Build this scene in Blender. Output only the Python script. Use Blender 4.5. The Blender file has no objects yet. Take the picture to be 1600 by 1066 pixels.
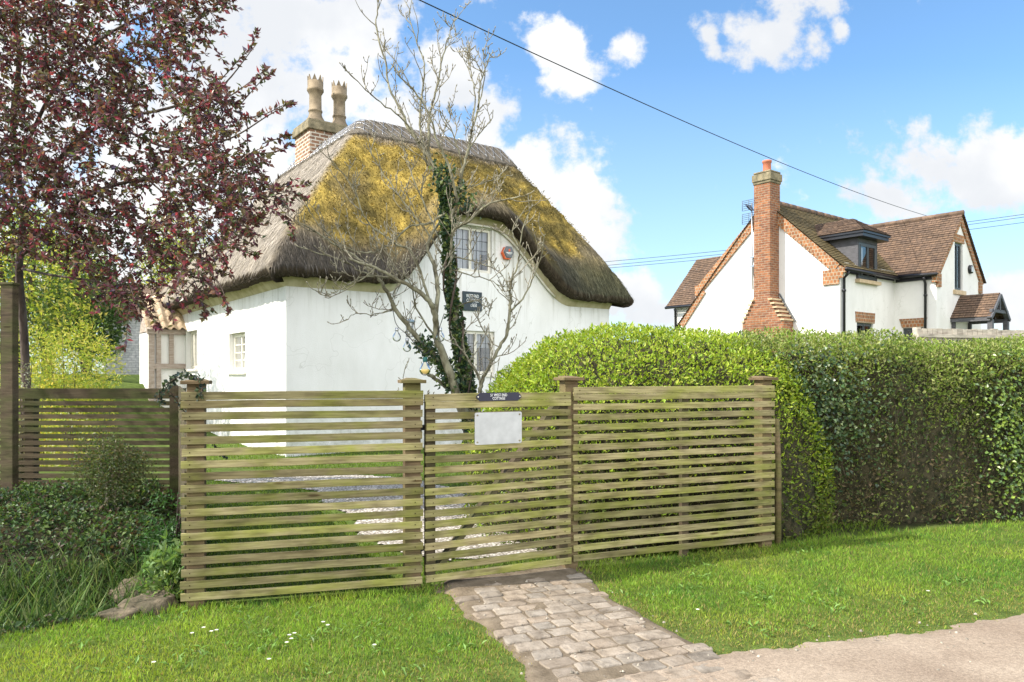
import bpy, bmesh, math, random
import numpy as np
from mathutils import Vector, Matrix

R = math.radians
random.seed(7)
rng = np.random.default_rng(11)
scene = bpy.context.scene
C = scene.collection

# ------------------------------------------------------------------ camera
CZ = 1.42            # eye height over the verge
F = 1150.0           # focal length in photo pixels (1600 wide)
HY = 585.0           # horizon row in the photo
cam_d = bpy.data.cameras.new("camera")
cam = bpy.data.objects.new("camera", cam_d); C.objects.link(cam)
cam.location = (0, 0, CZ); cam.rotation_euler = (R(90), 0, 0)
cam_d.sensor_width = 36; cam_d.lens = F / 1600 * 36
cam_d.shift_y = (HY - 533) / 1600
cam_d.clip_start = 0.05; cam_d.clip_end = 3000
scene.camera = cam

# ------------------------------------------------------------------ light
scene.view_settings.view_transform = 'Standard'
scene.view_settings.look = 'None'
scene.view_settings.gamma = 1
scene.view_settings.exposure = 1.7
SUN_EL = R(44); SUN_AZ = math.atan2(-0.972, -0.235)
SUN_DIR = Vector((math.cos(SUN_EL) * math.sin(SUN_AZ), math.cos(SUN_EL) * math.cos(SUN_AZ), math.sin(SUN_EL)))
sl = bpy.data.lights.new("sun", 'SUN'); sl.energy = 2.6; sl.angle = R(0.6); sl.color = (1, 0.93, 0.82)
so = bpy.data.objects.new("sun", sl); C.objects.link(so)
so.rotation_euler = (-SUN_DIR).to_track_quat('-Z', 'Y').to_euler(); so.location = (-20, 5, 25)

def nd(nt, t, x=0, y=0, **kw):
    n = nt.nodes.new(t); n.location = (x, y)
    for k, v in kw.items():
        if k.startswith('i_'):
            key = k[2:]
            n.inputs[int(key) if key.isdigit() else key.replace('_', ' ')].default_value = v
        else: setattr(n, k, v)
    return n

SKY_STRENGTH = 0.15
world = bpy.data.worlds.new("World"); scene.world = world; world.use_nodes = True
def build_world():
    nt = world.node_tree; nt.nodes.clear(); L = nt.links.new
    out = nd(nt, 'ShaderNodeOutputWorld'); bg = nd(nt, 'ShaderNodeBackground'); bg.inputs[1].default_value = SKY_STRENGTH
    L(bg.outputs[0], out.inputs[0])
    sky = nd(nt, 'ShaderNodeTexSky'); sky.sky_type = 'NISHITA'; sky.sun_disc = False
    sky.sun_elevation = SUN_EL; sky.sun_rotation = SUN_AZ; sky.air_density = 1.0; sky.dust_density = 0.6; sky.ozone_density = 2.0
    tc = nd(nt, 'ShaderNodeTexCoord')
    sep = nd(nt, 'ShaderNodeSeparateXYZ'); L(tc.outputs['Generated'], sep.inputs[0])
    def math_(op, a, b=None, clamp=False):
        n = nd(nt, 'ShaderNodeMath', operation=op); n.use_clamp = clamp
        for i, v in enumerate((a, b)):
            if v is None: continue
            if isinstance(v, (int, float)): n.inputs[i].default_value = v
            else: L(v, n.inputs[i])
        return n.outputs[0]
    ay = math_('MAXIMUM', math_('ABSOLUTE', sep.outputs[1]), 0.02)
    a = math_('DIVIDE', sep.outputs[0], ay); b = math_('DIVIDE', sep.outputs[2], ay)
    cb = nd(nt, 'ShaderNodeCombineXYZ'); L(a, cb.inputs[0]); L(b, cb.inputs[1])
    # billowing edges: displace the cloud coordinates by noise
    n1 = nd(nt, 'ShaderNodeTexNoise'); n1.inputs['Scale'].default_value = 13; n1.inputs['Detail'].default_value = 8; n1.inputs['Roughness'].default_value = 0.62
    L(cb.outputs[0], n1.inputs['Vector'])
    n2 = nd(nt, 'ShaderNodeTexNoise'); n2.inputs['Scale'].default_value = 3.0; n2.inputs['Detail'].default_value = 6; n2.inputs['Roughness'].default_value = 0.55
    L(cb.outputs[0], n2.inputs['Vector'])
    # cloud bodies: (px, py, rx, ry) as directions of the sky
    blobs = [(420, 60, 230, 220), (520, 40, 120, 120), (470, 60, 160, 170), (330, 120, 200, 200), (520, 130, 90, 90), (250, 330, 220, 190), (60, 150, 260, 260),
             (700, 130, 85, 75), (760, 190, 45, 65), (640, 190, 130, 60),
             (855, 300, 75, 95), (900, 350, 85, 75), (945, 375, 55, 45), (840, 245, 50, 40), (960, 470, 160, 45),
             (870, 70, 55, 42), (895, 122, 52, 40), (975, 72, 32, 24),
             (1200, 45, 95, 55), (1225, -10, 110, 60), (1112, 62, 22, 32), (1312, 45, 18, 22),
             (1480, 275, 190, 75), (1580, 265, 170, 80), (1400, 300, 90, 45),
             (1590, 480, 90, 55), (1020, 490, 90, 28), (-500, 150, 400, 250), (2100, 380, 300, 150), (2500, 100, 260, 200), (900, -420, 300, 160), (200, -500, 500, 200), (1700, -400, 260, 140)]
    best = None
    for px, py, rx, ry in blobs:
        v = nd(nt, 'ShaderNodeVectorMath', operation='SUBTRACT'); L(cb.outputs[0], v.inputs[0]); v.inputs[1].default_value = ((px - 800) / F, (HY - py) / F, 0)
        w = nd(nt, 'ShaderNodeVectorMath', operation='MULTIPLY'); L(v.outputs[0], w.inputs[0]); w.inputs[1].default_value = (F / rx, F / ry, 0)
        l = nd(nt, 'ShaderNodeVectorMath', operation='LENGTH'); L(w.outputs[0], l.inputs[0])
        k = math_('SUBTRACT', 1.0, l.outputs['Value'])
        k = math_('MAXIMUM', k, -1.5)
        best = k if best is None else math_('MAXIMUM', best, k)
    e = math_('ADD', best, math_('MULTIPLY', math_('SUBTRACT', n1.outputs[0], 0.5), 3.9))
    e = math_('ADD', e, math_('MULTIPLY', math_('SUBTRACT', n2.outputs[0], 0.5), 1.6))
    mr = nd(nt, 'ShaderNodeMapRange', interpolation_type='SMOOTHSTEP'); L(e, mr.inputs[0]); mr.inputs[1].default_value = -0.22; mr.inputs[2].default_value = 0.5
    # body shading of the clouds
    shade = nd(nt, 'ShaderNodeMapRange', interpolation_type='SMOOTHSTEP'); L(n2.outputs[0], shade.inputs[0]); shade.inputs[1].default_value = 0.38; shade.inputs[2].default_value = 0.6
    cmix = nd(nt, 'ShaderNodeMix', data_type='RGBA'); L(shade.outputs[0], cmix.inputs[0])
    cmix.inputs[6].default_value = (CLOUD_LO[0], CLOUD_LO[1], CLOUD_LO[2], 1); cmix.inputs[7].default_value = (CLOUD_HI, CLOUD_HI, CLOUD_HI * 1.0, 1)
    # a thin veil brightens the lower sky
    veil = nd(nt, 'ShaderNodeMapRange'); L(b, veil.inputs[0]); veil.inputs[1].default_value = 0.0; veil.inputs[2].default_value = 0.42; veil.inputs[3].default_value = 0.42; veil.inputs[4].default_value = 0.0
    skm = nd(nt, 'ShaderNodeMix', data_type='RGBA', blend_type='MULTIPLY'); skm.inputs[0].default_value = 1; L(sky.outputs[0], skm.inputs[6]); skm.inputs[7].default_value = SKY_GAIN
    vm = nd(nt, 'ShaderNodeMix', data_type='RGBA'); L(veil.outputs[0], vm.inputs[0]); L(skm.outputs[2], vm.inputs[6]); vm.inputs[7].default_value = (CLOUD_HI * .8, CLOUD_HI * .9, CLOUD_HI, 1)
    fin = nd(nt, 'ShaderNodeMix', data_type='RGBA'); L(mr.outputs[0], fin.inputs[0]); L(vm.outputs[2], fin.inputs[6]); L(cmix.outputs[2], fin.inputs[7])
    # bright fill added to the unseen sky behind the viewer, lifts the shaded faces
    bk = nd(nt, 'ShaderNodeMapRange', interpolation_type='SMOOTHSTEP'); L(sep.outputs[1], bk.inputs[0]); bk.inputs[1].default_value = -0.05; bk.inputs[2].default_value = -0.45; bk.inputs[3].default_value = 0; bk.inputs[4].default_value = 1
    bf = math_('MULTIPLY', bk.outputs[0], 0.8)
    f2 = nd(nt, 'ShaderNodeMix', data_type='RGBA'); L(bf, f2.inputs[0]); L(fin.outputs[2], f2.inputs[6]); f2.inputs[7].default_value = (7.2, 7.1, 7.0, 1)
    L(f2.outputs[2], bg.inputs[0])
CLOUD_HI = 2.3; CLOUD_LO = (1.78, 1.84, 1.93); SKY_GAIN = (0.40, 0.505, 0.55, 1)
build_world()

# ------------------------------------------------------------------ helpers
def at(px, py, Y):
    return Vector(((px - 800) / F * Y, Y, CZ + (HY - py) / F * Y))
def sst(a, b, x):
    t = np.clip((np.asarray(x, float) - a) / (b - a), 0, 1); return t * t * (3 - 2 * t)
def vnoise(p, seed=0):
    """smooth value noise, p (n,3) -> (n,) in 0..1"""
    p = np.asarray(p, float); i = np.floor(p).astype(np.int64); f = p - i; f = f * f * (3 - 2 * f)
    def h(ix, iy, iz):
        n = (ix * 374761393 + iy * 668265263 + iz * 2147483647 + seed * 974634777) & 0xffffffff
        n = ((n ^ (n >> 13)) * 1274126177) & 0xffffffff
        return ((n ^ (n >> 16)) & 0xffff) / 65535.0
    r = 0
    for dx in (0, 1):
        for dy in (0, 1):
            for dz in (0, 1):
                w = (f[:, 0] if dx else 1 - f[:, 0]) * (f[:, 1] if dy else 1 - f[:, 1]) * (f[:, 2] if dz else 1 - f[:, 2])
                r = r + w * h(i[:, 0] + dx, i[:, 1] + dy, i[:, 2] + dz)
    return r
def n2d(x, y, s, seed=0):
    x = np.asarray(x, float); y = np.asarray(y, float)
    return vnoise(np.stack([x.ravel() * s, y.ravel() * s, np.zeros(x.size) + .37], 1), seed).reshape(x.shape)

def thing(name, label, cat, loc=(0, 0, 0), rotz=0, group=None):
    o = bpy.data.objects.new(name, None); C.objects.link(o); o.empty_display_size = 0.1
    o.location = loc; o.rotation_euler = (0, 0, rotz); o['label'] = label; o['category'] = cat
    if group: o['group'] = group
    return o
def tag(o, label=None, cat=None, group=None, kind=None):
    if label: o['label'] = label
    if cat: o['category'] = cat
    if group: o['group'] = group
    if kind: o['kind'] = kind
    return o

class MB:
    def __init__(s): s.v = []; s.f = []; s.uv = []; s.col = []; s.smooth = []
    def quad(s, pts, uv=None, col=None, smooth=False):
        n = len(s.v); s.v += [tuple(p) for p in pts]; s.f.append(tuple(range(n, n + len(pts))))
        s.uv.append(uv or [(0, 0)] * len(pts)); s.col.append(col or (1, 1, 1)); s.smooth.append(smooth)
    def faces(s, vs, fs, col=None, smooth=False):
        n = len(s.v); s.v += [tuple(p) for p in vs]
        for f in fs:
            s.f.append(tuple(i + n for i in f)); s.uv.append([(0, 0)] * len(f)); s.col.append(col or (1, 1, 1)); s.smooth.append(smooth)
    def box(s, a, b, col=None, M=None):
        x0, y0, z0 = a; x1, y1, z1 = b
        vs = [Vector(p) for p in ((x0, y0, z0), (x1, y0, z0), (x1, y1, z0), (x0, y1, z0), (x0, y0, z1), (x1, y0, z1), (x1, y1, z1), (x0, y1, z1))]
        if M is not None: vs = [M @ v for v in vs]
        s.faces(vs, [(0, 3, 2, 1), (4, 5, 6, 7), (0, 1, 5, 4), (1, 2, 6, 5), (2, 3, 7, 6), (3, 0, 4, 7)], col)
    def bar(s, p, q, w, h, up=(0, 0, 1), col=None):
        p = Vector(p); q = Vector(q); d = (q - p); l = d.length; d.normalize(); up = Vector(up)
        sd = d.cross(up).normalized(); u2 = sd.cross(d)
        M = Matrix((( d.x, sd.x, u2.x, p.x), (d.y, sd.y, u2.y, p.y), (d.z, sd.z, u2.z, p.z), (0, 0, 0, 1)))
        s.box((0, -w / 2, -h / 2), (l, w / 2, h / 2), col, M)
    def prism(s, poly, off, col=None):
        """polygon (3D points) extruded by vector off"""
        off = Vector(off); a = [Vector(p) for p in poly]; b = [p + off for p in a]; n = len(a)
        s.faces(a + b, [tuple(range(n)), tuple(range(2 * n - 1, n - 1, -1))] + [(i, i + n, (i + 1) % n + n, (i + 1) % n) for i in range(n)], col)
    def tube(s, pts, rad, sides=6, col=None, cap=True):
        pts = [Vector(p) for p in pts]; n = len(pts)
        if not hasattr(rad, '__len__'): rad = [rad] * n
        t0 = (pts[1] - pts[0]).normalized(); ref = Vector((0, 0, 1)) if abs(t0.z) < .9 else Vector((1, 0, 0))
        nrm = t0.cross(ref).normalized(); vs = []; fs = []
        for i in range(n):
            t = (pts[min(i + 1, n - 1)] - pts[max(i - 1, 0)])
            t = t.normalized() if t.length > 1e-9 else t0
            nrm = (nrm - t * nrm.dot(t))
            nrm = nrm.normalized() if nrm.length > 1e-6 else t.orthogonal().normalized()
            bn = t.cross(nrm)
            for k in range(sides):
                a = 2 * math.pi * k / sides
                vs.append(pts[i] + (nrm * math.cos(a) + bn * math.sin(a)) * rad[i])
        for i in range(n - 1):
            for k in range(sides):
                fs.append((i * sides + k, i * sides + (k + 1) % sides, (i + 1) * sides + (k + 1) % sides, (i + 1) * sides + k))
        if cap: fs += [tuple(range(sides - 1, -1, -1)), tuple(range((n - 1) * sides, n * sides))]
        s.faces(vs, fs, col, smooth=True)
    def lathe(s, prof, c=(0, 0, 0), sides=20, col=None):
        vs = []; fs = []; n = len(prof)
        for r, z in prof:
            for k in range(sides):
                a = 2 * math.pi * k / sides; vs.append((c[0] + r * math.cos(a), c[1] + r * math.sin(a), c[2] + z))
        for i in range(n - 1):
            for k in range(sides):
                fs.append((i * sides + k, i * sides + (k + 1) % sides, (i + 1) * sides + (k + 1) % sides, (i + 1) * sides + k))
        fs += [tuple(range(sides - 1, -1, -1)), tuple(range((n - 1) * sides, n * sides))]
        s.faces(vs, fs, col, smooth=True)
    def build(s, name, m, parent=None, bevel=0, loc=None):
        me = bpy.data.meshes.new(name); me.from_pydata(s.v, [], s.f); me.update()
        uvl = me.uv_layers.new(name='UVMap'); flat = [c for u in s.uv for p in u for c in p]; uvl.data.foreach_set('uv', flat)
        at_ = me.color_attributes.new('tint', 'FLOAT_COLOR', 'CORNER')
        flat = [c for f, cc in zip(s.f, s.col) for _ in f for c in (cc[0], cc[1], cc[2], 1)]; at_.data.foreach_set('color', flat)
        me.polygons.foreach_set('use_smooth', s.smooth)
        me.materials.append(m)
        o = bpy.data.objects.new(name, me); C.objects.link(o)
        if parent: o.parent = parent
        if loc: o.location = loc
        if bevel:
            b = o.modifiers.new('bevel', 'BEVEL'); b.width = bevel; b.segments = 2; b.limit_method = 'ANGLE'
        return o

def np_mesh(name, verts, quads, cols, m, parent=None, smooth=False):
    """verts (n,3), quads (k,4), cols (n,3) per vertex"""
    verts = np.ascontiguousarray(verts, np.float32); quads = np.ascontiguousarray(quads, np.int32)
    me = bpy.data.meshes.new(name); me.vertices.add(len(verts)); me.vertices.foreach_set('co', verts.ravel())
    me.loops.add(quads.size); me.loops.foreach_set('vertex_index', quads.ravel())
    me.polygons.add(len(quads)); me.polygons.foreach_set('loop_start', np.arange(0, quads.size, quads.shape[1], dtype=np.int32))
    me.polygons.foreach_set('use_smooth', np.full(len(quads), smooth))
    me.update(calc_edges=True)
    a = me.color_attributes.new('tint', 'FLOAT_COLOR', 'POINT')
    c4 = np.ones((len(verts), 4), np.float32); c4[:, :3] = cols; a.data.foreach_set('color', c4.ravel())
    me.materials.append(m); o = bpy.data.objects.new(name, me); C.objects.link(o)
    if parent: o.parent = parent
    return o
def unit(a): return a / np.maximum(np.linalg.norm(a, axis=1, keepdims=True), 1e-9)
def leaves(P, D, Nn, length, width, cols, bend=0.25):
    """kite leaves: base P, direction D, face normal Nn"""
    n = len(P); D = unit(D); S = unit(np.cross(D, Nn)); Nn = np.cross(S, D)
    length = np.broadcast_to(np.asarray(length, float), (n,))[:, None]; width = np.broadcast_to(np.asarray(width, float), (n,))[:, None]
    mid = P + D * length * .45
    v = np.stack([P, mid + S * width * .5 + Nn * bend * width, P + D * length - Nn * bend * length * .3, mid - S * width * .5 + Nn * bend * width], 1).reshape(-1, 3)
    q = np.arange(n * 4).reshape(n, 4)
    return v, q, np.repeat(np.asarray(cols), 4, axis=0)
def rnd_dir(n): return unit(rng.normal(size=(n, 3)))
def mixcol(n, palette, jitter=.25):
    pal = np.array(palette); w = rng.integers(0, len(pal), n); c = pal[w] * (1 + rng.uniform(-jitter, jitter, (n, 1)))
    return np.clip(c, 0, 1)

# ------------------------------------------------------------------ materials
def principled(name, rough=.8, spec=.3):
    m = bpy.data.materials.new(name); m.use_nodes = True; nt = m.node_tree
    p = nt.nodes['Principled BSDF']; p.inputs['Roughness'].default_value = rough; p.inputs['Specular IOR Level'].default_value = spec
    return m, nt, p
def coords(nt, scale=(1, 1, 1), kind='Object'):
    tc = nd(nt, 'ShaderNodeTexCoord'); mp = nd(nt, 'ShaderNodeMapping'); mp.inputs['Scale'].default_value = scale
    nt.links.new(tc.outputs[kind], mp.inputs[0]); return mp.outputs[0]
def ramp(nt, fac, stops):
    r = nd(nt, 'ShaderNodeValToRGB'); nt.links.new(fac, r.inputs[0]); el = r.color_ramp.elements
    while len(el) < len(stops): el.new(.5)
    for e, (p, c) in zip(el, stops): e.position = p; e.color = (*c, 1) if len(c) == 3 else c
    return r.outputs[0]
def noise(nt, vec, scale, detail=5, rough=.55):
    n = nd(nt, 'ShaderNodeTexNoise'); n.inputs['Scale'].default_value = scale; n.inputs['Detail'].default_value = detail; n.inputs['Roughness'].default_value = rough
    if vec is not None: nt.links.new(vec, n.inputs['Vector'])
    return n.outputs[0]
def mul(nt, a, b, fac=1.0, mode='MULTIPLY'):
    m = nd(nt, 'ShaderNodeMix', data_type='RGBA', blend_type=mode); m.inputs[0].default_value = fac
    for i, v in ((6, a), (7, b)):
        if isinstance(v, tuple): m.inputs[i].default_value = v
        else: nt.links.new(v, m.inputs[i])
    return m.outputs[2]
def bump(nt, p, h, strength=.3, dist=.02):
    b = nd(nt, 'ShaderNodeBump'); b.inputs['Strength'].default_value = strength; b.inputs['Distance'].default_value = dist
    nt.links.new(h, b.inputs['Height']); nt.links.new(b.outputs[0], p.inputs['Normal'])
def attr(nt, name='tint'):
    a = nd(nt, 'ShaderNodeAttribute'); a.attribute_name = name; return a.outputs['Color']
def noisy(name, c1, c2, scale=6, rough=.8, bmp=.2, bdist=.01, stretch=(1, 1, 1), tint=False, spec=.3, lo=.35, hi=.65):
    m, nt, p = principled(name, rough, spec); v = coords(nt, stretch); n = noise(nt, v, scale)
    c = ramp(nt, n, [(lo, c1), (hi, c2)])
    if tint: c = mul(nt, c, attr(nt))
    nt.links.new(c, p.inputs['Base Color'])
    if bmp: bump(nt, p, noise(nt, v, scale * 4), bmp, bdist)
    return m
def flat(name, col, rough=.5, spec=.4, metal=0):
    m, nt, p = principled(name, rough, spec); v = coords(nt); n = noise(nt, v, 12)
    c = ramp(nt, n, [(.3, tuple(x * .85 for x in col)), (.7, tuple(min(1, x * 1.08) for x in col))])
    nt.links.new(c, p.inputs['Base Color']); p.inputs['Metallic'].default_value = metal
    return m
def leaf_mat(name, trans=.35, rough=.5, spec=.35):
    m, nt, p = principled(name, rough, spec); a = attr(nt); nt.links.new(a, p.inputs['Base Color'])
    t = nd(nt, 'ShaderNodeBsdfTranslucent'); h = mul(nt, a, (1.25, 1.2, .7, 1)); nt.links.new(h, t.inputs[0])
    mx = nd(nt, 'ShaderNodeMixShader'); mx.inputs[0].default_value = trans
    nt.links.new(p.outputs[0], mx.inputs[1]); nt.links.new(t.outputs[0], mx.inputs[2]); nt.links.new(mx.outputs[0], nt.nodes['Material Output'].inputs[0])
    return m
def brick_mat(name, c1, c2, mortar, bw=.225, bh=.075, ms=.012, rough=.85, mode='obj', bmp=.5):
    m, nt, p = principled(name, rough, .2); L = nt.links.new
    if mode == 'obj':
        tc = nd(nt, 'ShaderNodeTexCoord'); s = nd(nt, 'ShaderNodeSeparateXYZ'); L(tc.outputs['Object'], s.inputs[0])
        ad = nd(nt, 'ShaderNodeMath', operation='ADD'); L(s.outputs[0], ad.inputs[0]); L(s.outputs[1], ad.inputs[1])
        cb = nd(nt, 'ShaderNodeCombineXYZ'); L(ad.outputs[0], cb.inputs[0]); L(s.outputs[2], cb.inputs[1]); vec = cb.outputs[0]
    else:
        tc = nd(nt, 'ShaderNodeTexCoord'); vec = tc.outputs['UV']
    b = nd(nt, 'ShaderNodeTexBrick'); L(vec, b.inputs['Vector']); b.inputs['Scale'].default_value = 1
    b.inputs['Color1'].default_value = (*c1, 1); b.inputs['Color2'].default_value = (*c2, 1); b.inputs['Mortar'].default_value = (*mortar, 1)
    b.inputs['Mortar Size'].default_value = ms; b.inputs['Brick Width'].default_value = bw; b.inputs['Row Height'].default_value = bh; b.inputs['Bias'].default_value = 0
    b.inputs['Mortar Smooth'].default_value = .2
    n = noise(nt, vec, 9); c = mul(nt, b.outputs['Color'], ramp(nt, n, [(.3, (.65, .65, .65)), (.7, (1.15, 1.12, 1.1))]))
    n2 = noise(nt, vec, 1.3); c = mul(nt, c, ramp(nt, n2, [(.3, (.8, .82, .8)), (.7, (1.05, 1.05, 1.05))]))
    L(c, p.inputs['Base Color'])
    inv = nd(nt, 'ShaderNodeMath', operation='MULTIPLY_ADD'); L(b.outputs['Fac'], inv.inputs[0]); inv.inputs[1].default_value = -1
    L(n, inv.inputs[2]); bump(nt, p, inv.outputs[0], bmp, .01)
    return m
def glass_mat(name, tint=(.9, .95, .95), ior=1.6):
    m = bpy.data.materials.new(name); m.use_nodes = True; nt = m.node_tree; nt.nodes.remove(nt.nodes['Principled BSDF'])
    t = nd(nt, 'ShaderNodeBsdfTransparent'); t.inputs[0].default_value = (*tint, 1); g = nd(nt, 'ShaderNodeBsdfGlossy'); g.inputs['Roughness'].default_value = .02
    f = nd(nt, 'ShaderNodeFresnel'); f.inputs[0].default_value = ior
    v = coords(nt); bn = nd(nt, 'ShaderNodeBump'); bn.inputs['Strength'].default_value = .06; nt.links.new(noise(nt, v, 5), bn.inputs['Height']); nt.links.new(bn.outputs[0], g.inputs['Normal'])
    mx = nd(nt, 'ShaderNodeMixShader'); nt.links.new(f.outputs[0], mx.inputs[0]); nt.links.new(t.outputs[0], mx.inputs[1]); nt.links.new(g.outputs[0], mx.inputs[2])
    nt.links.new(mx.outputs[0], nt.nodes['Material Output'].inputs[0]); return m

M = {}
def wall_mat(name, c, bscale=60, bstr=.35, streak=True, streak_z=(2.3, 3.2)):
    m, nt, p = principled(name, .9, .15); v = coords(nt); L = nt.links.new
    n = noise(nt, v, 1.1, 6); c1 = ramp(nt, n, [(.3, tuple(x * .93 for x in c)), (.7, c)])
    if streak:   # rain runs and old creeper stems under the eaves
        vs = coords(nt, (7, 7, .5)); ns = noise(nt, vs, 1.6, 4, .6)
        s = nd(nt, 'ShaderNodeSeparateXYZ'); L(v, s.inputs[0])
        mr = nd(nt, 'ShaderNodeMapRange'); L(s.outputs[2], mr.inputs[0]); mr.inputs[1].default_value = streak_z[0]; mr.inputs[2].default_value = streak_z[1]
        a = nd(nt, 'ShaderNodeMath', operation='MULTIPLY'); L(mr.outputs[0], a.inputs[0])
        st = ramp(nt, ns, [(.52, (0, 0, 0)), (.72, (1, 1, 1))]); L(st, a.inputs[1])
        mx = nd(nt, 'ShaderNodeMix', data_type='RGBA'); L(a.outputs[0], mx.inputs[0]); L(c1, mx.inputs[6]); mx.inputs[7].default_value = (.42, .40, .34, 1); c1 = mx.outputs[2]
    sp = nd(nt, 'ShaderNodeSeparateXYZ'); L(v, sp.inputs[0]); mr2 = nd(nt, 'ShaderNodeMapRange'); L(sp.outputs[2], mr2.inputs[0]); mr2.inputs[1].default_value = .95; mr2.inputs[2].default_value = .35
    sf = nd(nt, 'ShaderNodeMath', operation='MULTIPLY'); L(mr2.outputs[0], sf.inputs[0]); L(ramp(nt, noise(nt, v, 3.5, 6, .65), [(.4, (0, 0, 0)), (.65, (.7, .7, .7))]), sf.inputs[1])
    m2 = nd(nt, 'ShaderNodeMix', data_type='RGBA'); L(sf.outputs[0], m2.inputs[0]); L(c1, m2.inputs[6]); m2.inputs[7].default_value = (.33, .33, .24, 1)      # splash and algae at the foot
    vc = nd(nt, 'ShaderNodeTexVoronoi', feature='DISTANCE_TO_EDGE'); vc.inputs['Scale'].default_value = .9; wv = nd(nt, 'ShaderNodeVectorMath', operation='ADD'); nz = nd(nt, 'ShaderNodeTexNoise'); nz.inputs['Scale'].default_value = 2.5; L(v, nz.inputs['Vector']); L(v, wv.inputs[0]); L(nz.outputs['Color'], wv.inputs[1]); L(wv.outputs[0], vc.inputs['Vector'])
    ck = ramp(nt, vc.outputs['Distance'], [(.0, (.80, .80, .78)), (.006, (1, 1, 1))])
    c2 = mul(nt, m2.outputs[2], ck); c2 = mul(nt, c2, ramp(nt, noise(nt, coords(nt, (1, 1, .45)), 2.2, 7, .6), [(.3, (.90, .90, .885)), (.62, (1, 1, 1))]))
    L(c2, p.inputs['Base Color']); bump(nt, p, noise(nt, v, bscale, 3), bstr, .012)
    return m
M['white_wall'] = wall_mat('white_limewash', (.83, .825, .81))
M['render'] = wall_mat('smooth_render', (.75, .735, .71), 120, .1, False)
M['cove'] = noisy('stained_plaster', (.42, .36, .22), (.58, .52, .36), 5, .9, .3, .01, (1, 1, .6))
def wood(name, c1, c2, green=(.20, .22, .06), gz=(0, 1), rough=.85):
    m, nt, p = principled(name, rough, .2); L = nt.links.new
    v = coords(nt, (1.2, 30, 30)); g = noise(nt, v, 3.0, 6, .65)
    c = ramp(nt, g, [(.3, c1), (.68, c2)])
    vv = coords(nt, (1.2, 1, 2.5)); al = noise(nt, vv, 2.2, 5); af = ramp(nt, al, [(.44, (0, 0, 0)), (.64, (.85, .85, .85))])
    mx = nd(nt, 'ShaderNodeMix', data_type='RGBA'); L(af, mx.inputs[0]); L(c, mx.inputs[6]); L(mul(nt, (*green, 1), ramp(nt, g, [(.25, (.6, .6, .6)), (.7, (1.2, 1.2, 1.2))])), mx.inputs[7])
    vk = nd(nt, 'ShaderNodeTexVoronoi'); vk.inputs['Scale'].default_value = 1; L(coords(nt, (1.7, 6, 9)), vk.inputs['Vector'])   # knots
    kn = ramp(nt, vk.outputs['Distance'], [(.05, (.4, .33, .28)), (.09, (1, 1, 1))])
    dk = ramp(nt, noise(nt, coords(nt, (2.5, 1, 9)), 2.0, 4), [(.3, (.62, .6, .6)), (.55, (1.08, 1.08, 1.05))])
    L(mul(nt, mul(nt, mul(nt, mx.outputs[2], kn), dk), attr(nt)), p.inputs['Base Color']); bump(nt, p, g, .5, .004)
    return m
M['fence_wood'] = wood('weathered_green_timber', (.15, .122, .06), (.36, .31, .17), (.225, .235, .05))
M['post_wood'] = wood('post_timber', (.09, .062, .035), (.19, .14, .08), (.125, .125, .04))
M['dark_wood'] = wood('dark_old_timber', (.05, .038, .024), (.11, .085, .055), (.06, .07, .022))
M['pale_wood'] = wood('pale_boards', (.36, .32, .27), (.55, .49, .42), (.4, .36, .3))
M['oak'] = noisy('silvered_oak', (.30, .24, .20), (.46, .39, .34), 6, .8, .3, .01, (1, 1, 6))
M['leaf'] = leaf_mat('leaf')
M['leaf_red'] = leaf_mat('plum_leaf', .4, .4, .5)
M['leaf_shiny'] = leaf_mat('evergreen_leaf', .22, .35, .5)
M['blade'] = leaf_mat('grass_blade', .4, .6, .2)
M['bark'] = noisy('lichened_bark', (.085, .075, .045), (.27, .26, .18), 14, .9, .5, .006, (1, 1, .4))
M['twig'] = noisy('grey_twig', (.13, .115, .08), (.34, .31, .23), 25, .9, 0)
M['dark_bark'] = noisy('dark_bark', (.05, .035, .03), (.13, .10, .08), 14, .9, .6, .01, (1, 1, .3))
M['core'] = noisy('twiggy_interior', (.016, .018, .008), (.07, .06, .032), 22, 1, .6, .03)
M['white_paint'] = flat('cream_paint', (.78, .75, .66), .45)
M['lead'] = flat('lead', (.10, .11, .12), .5)
M['glass'] = glass_mat('window_glass', (.88, .92, .93), 2.0)
M['curtain'] = noisy('net_curtain', (.55, .57, .62), (.85, .86, .9), 3, .9, 0, 0, (14, 1, .3))
M['dark_room'] = flat('dark_interior', (.035, .035, .04), .9)
M['slate'] = flat('slate_plaque', (.035, .05, .06), .6)
M['lettering'] = flat('white_lettering', (.85, .86, .84), .6)
M['navy'] = flat('navy_enamel', (.022, .022, .045), .35)
M['board'] = flat('white_board', (.46, .47, .475), .35)
M['screw'] = flat('screw', (.35, .30, .2), .4, .5, .8)
M['stone'] = noisy('mossy_stone', (.05, .045, .025), (.15, .12, .08), 9, .9, .8, .02)
M['old_brick'] = brick_mat('old_brick', (.36, .20, .11), (.20, .115, .08), (.55, .50, .42), .22, .085, .016)
M['brick'] = brick_mat('orange_brick', (.34, .14, .065), (.19, .08, .048), (.30, .235, .17), .225, .075, .010)
M['pot_stone'] = noisy('buff_chimney_pot', (.13, .10, .065), (.28, .22, .145), 5, .85, .3, .01)
M['cap_stone'] = noisy('mossy_coping', (.12, .105, .065), (.27, .225, .14), 6, .9, .5, .02)
M['terracotta'] = flat('terracotta', (.45, .15, .08), .7)
M['roof_tile'] = brick_mat('brown_clay_tile', (.175, .115, .078), (.115, .08, .06), (.05, .035, .028), .165, .11, .006, .85, 'uv', .6)
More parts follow.
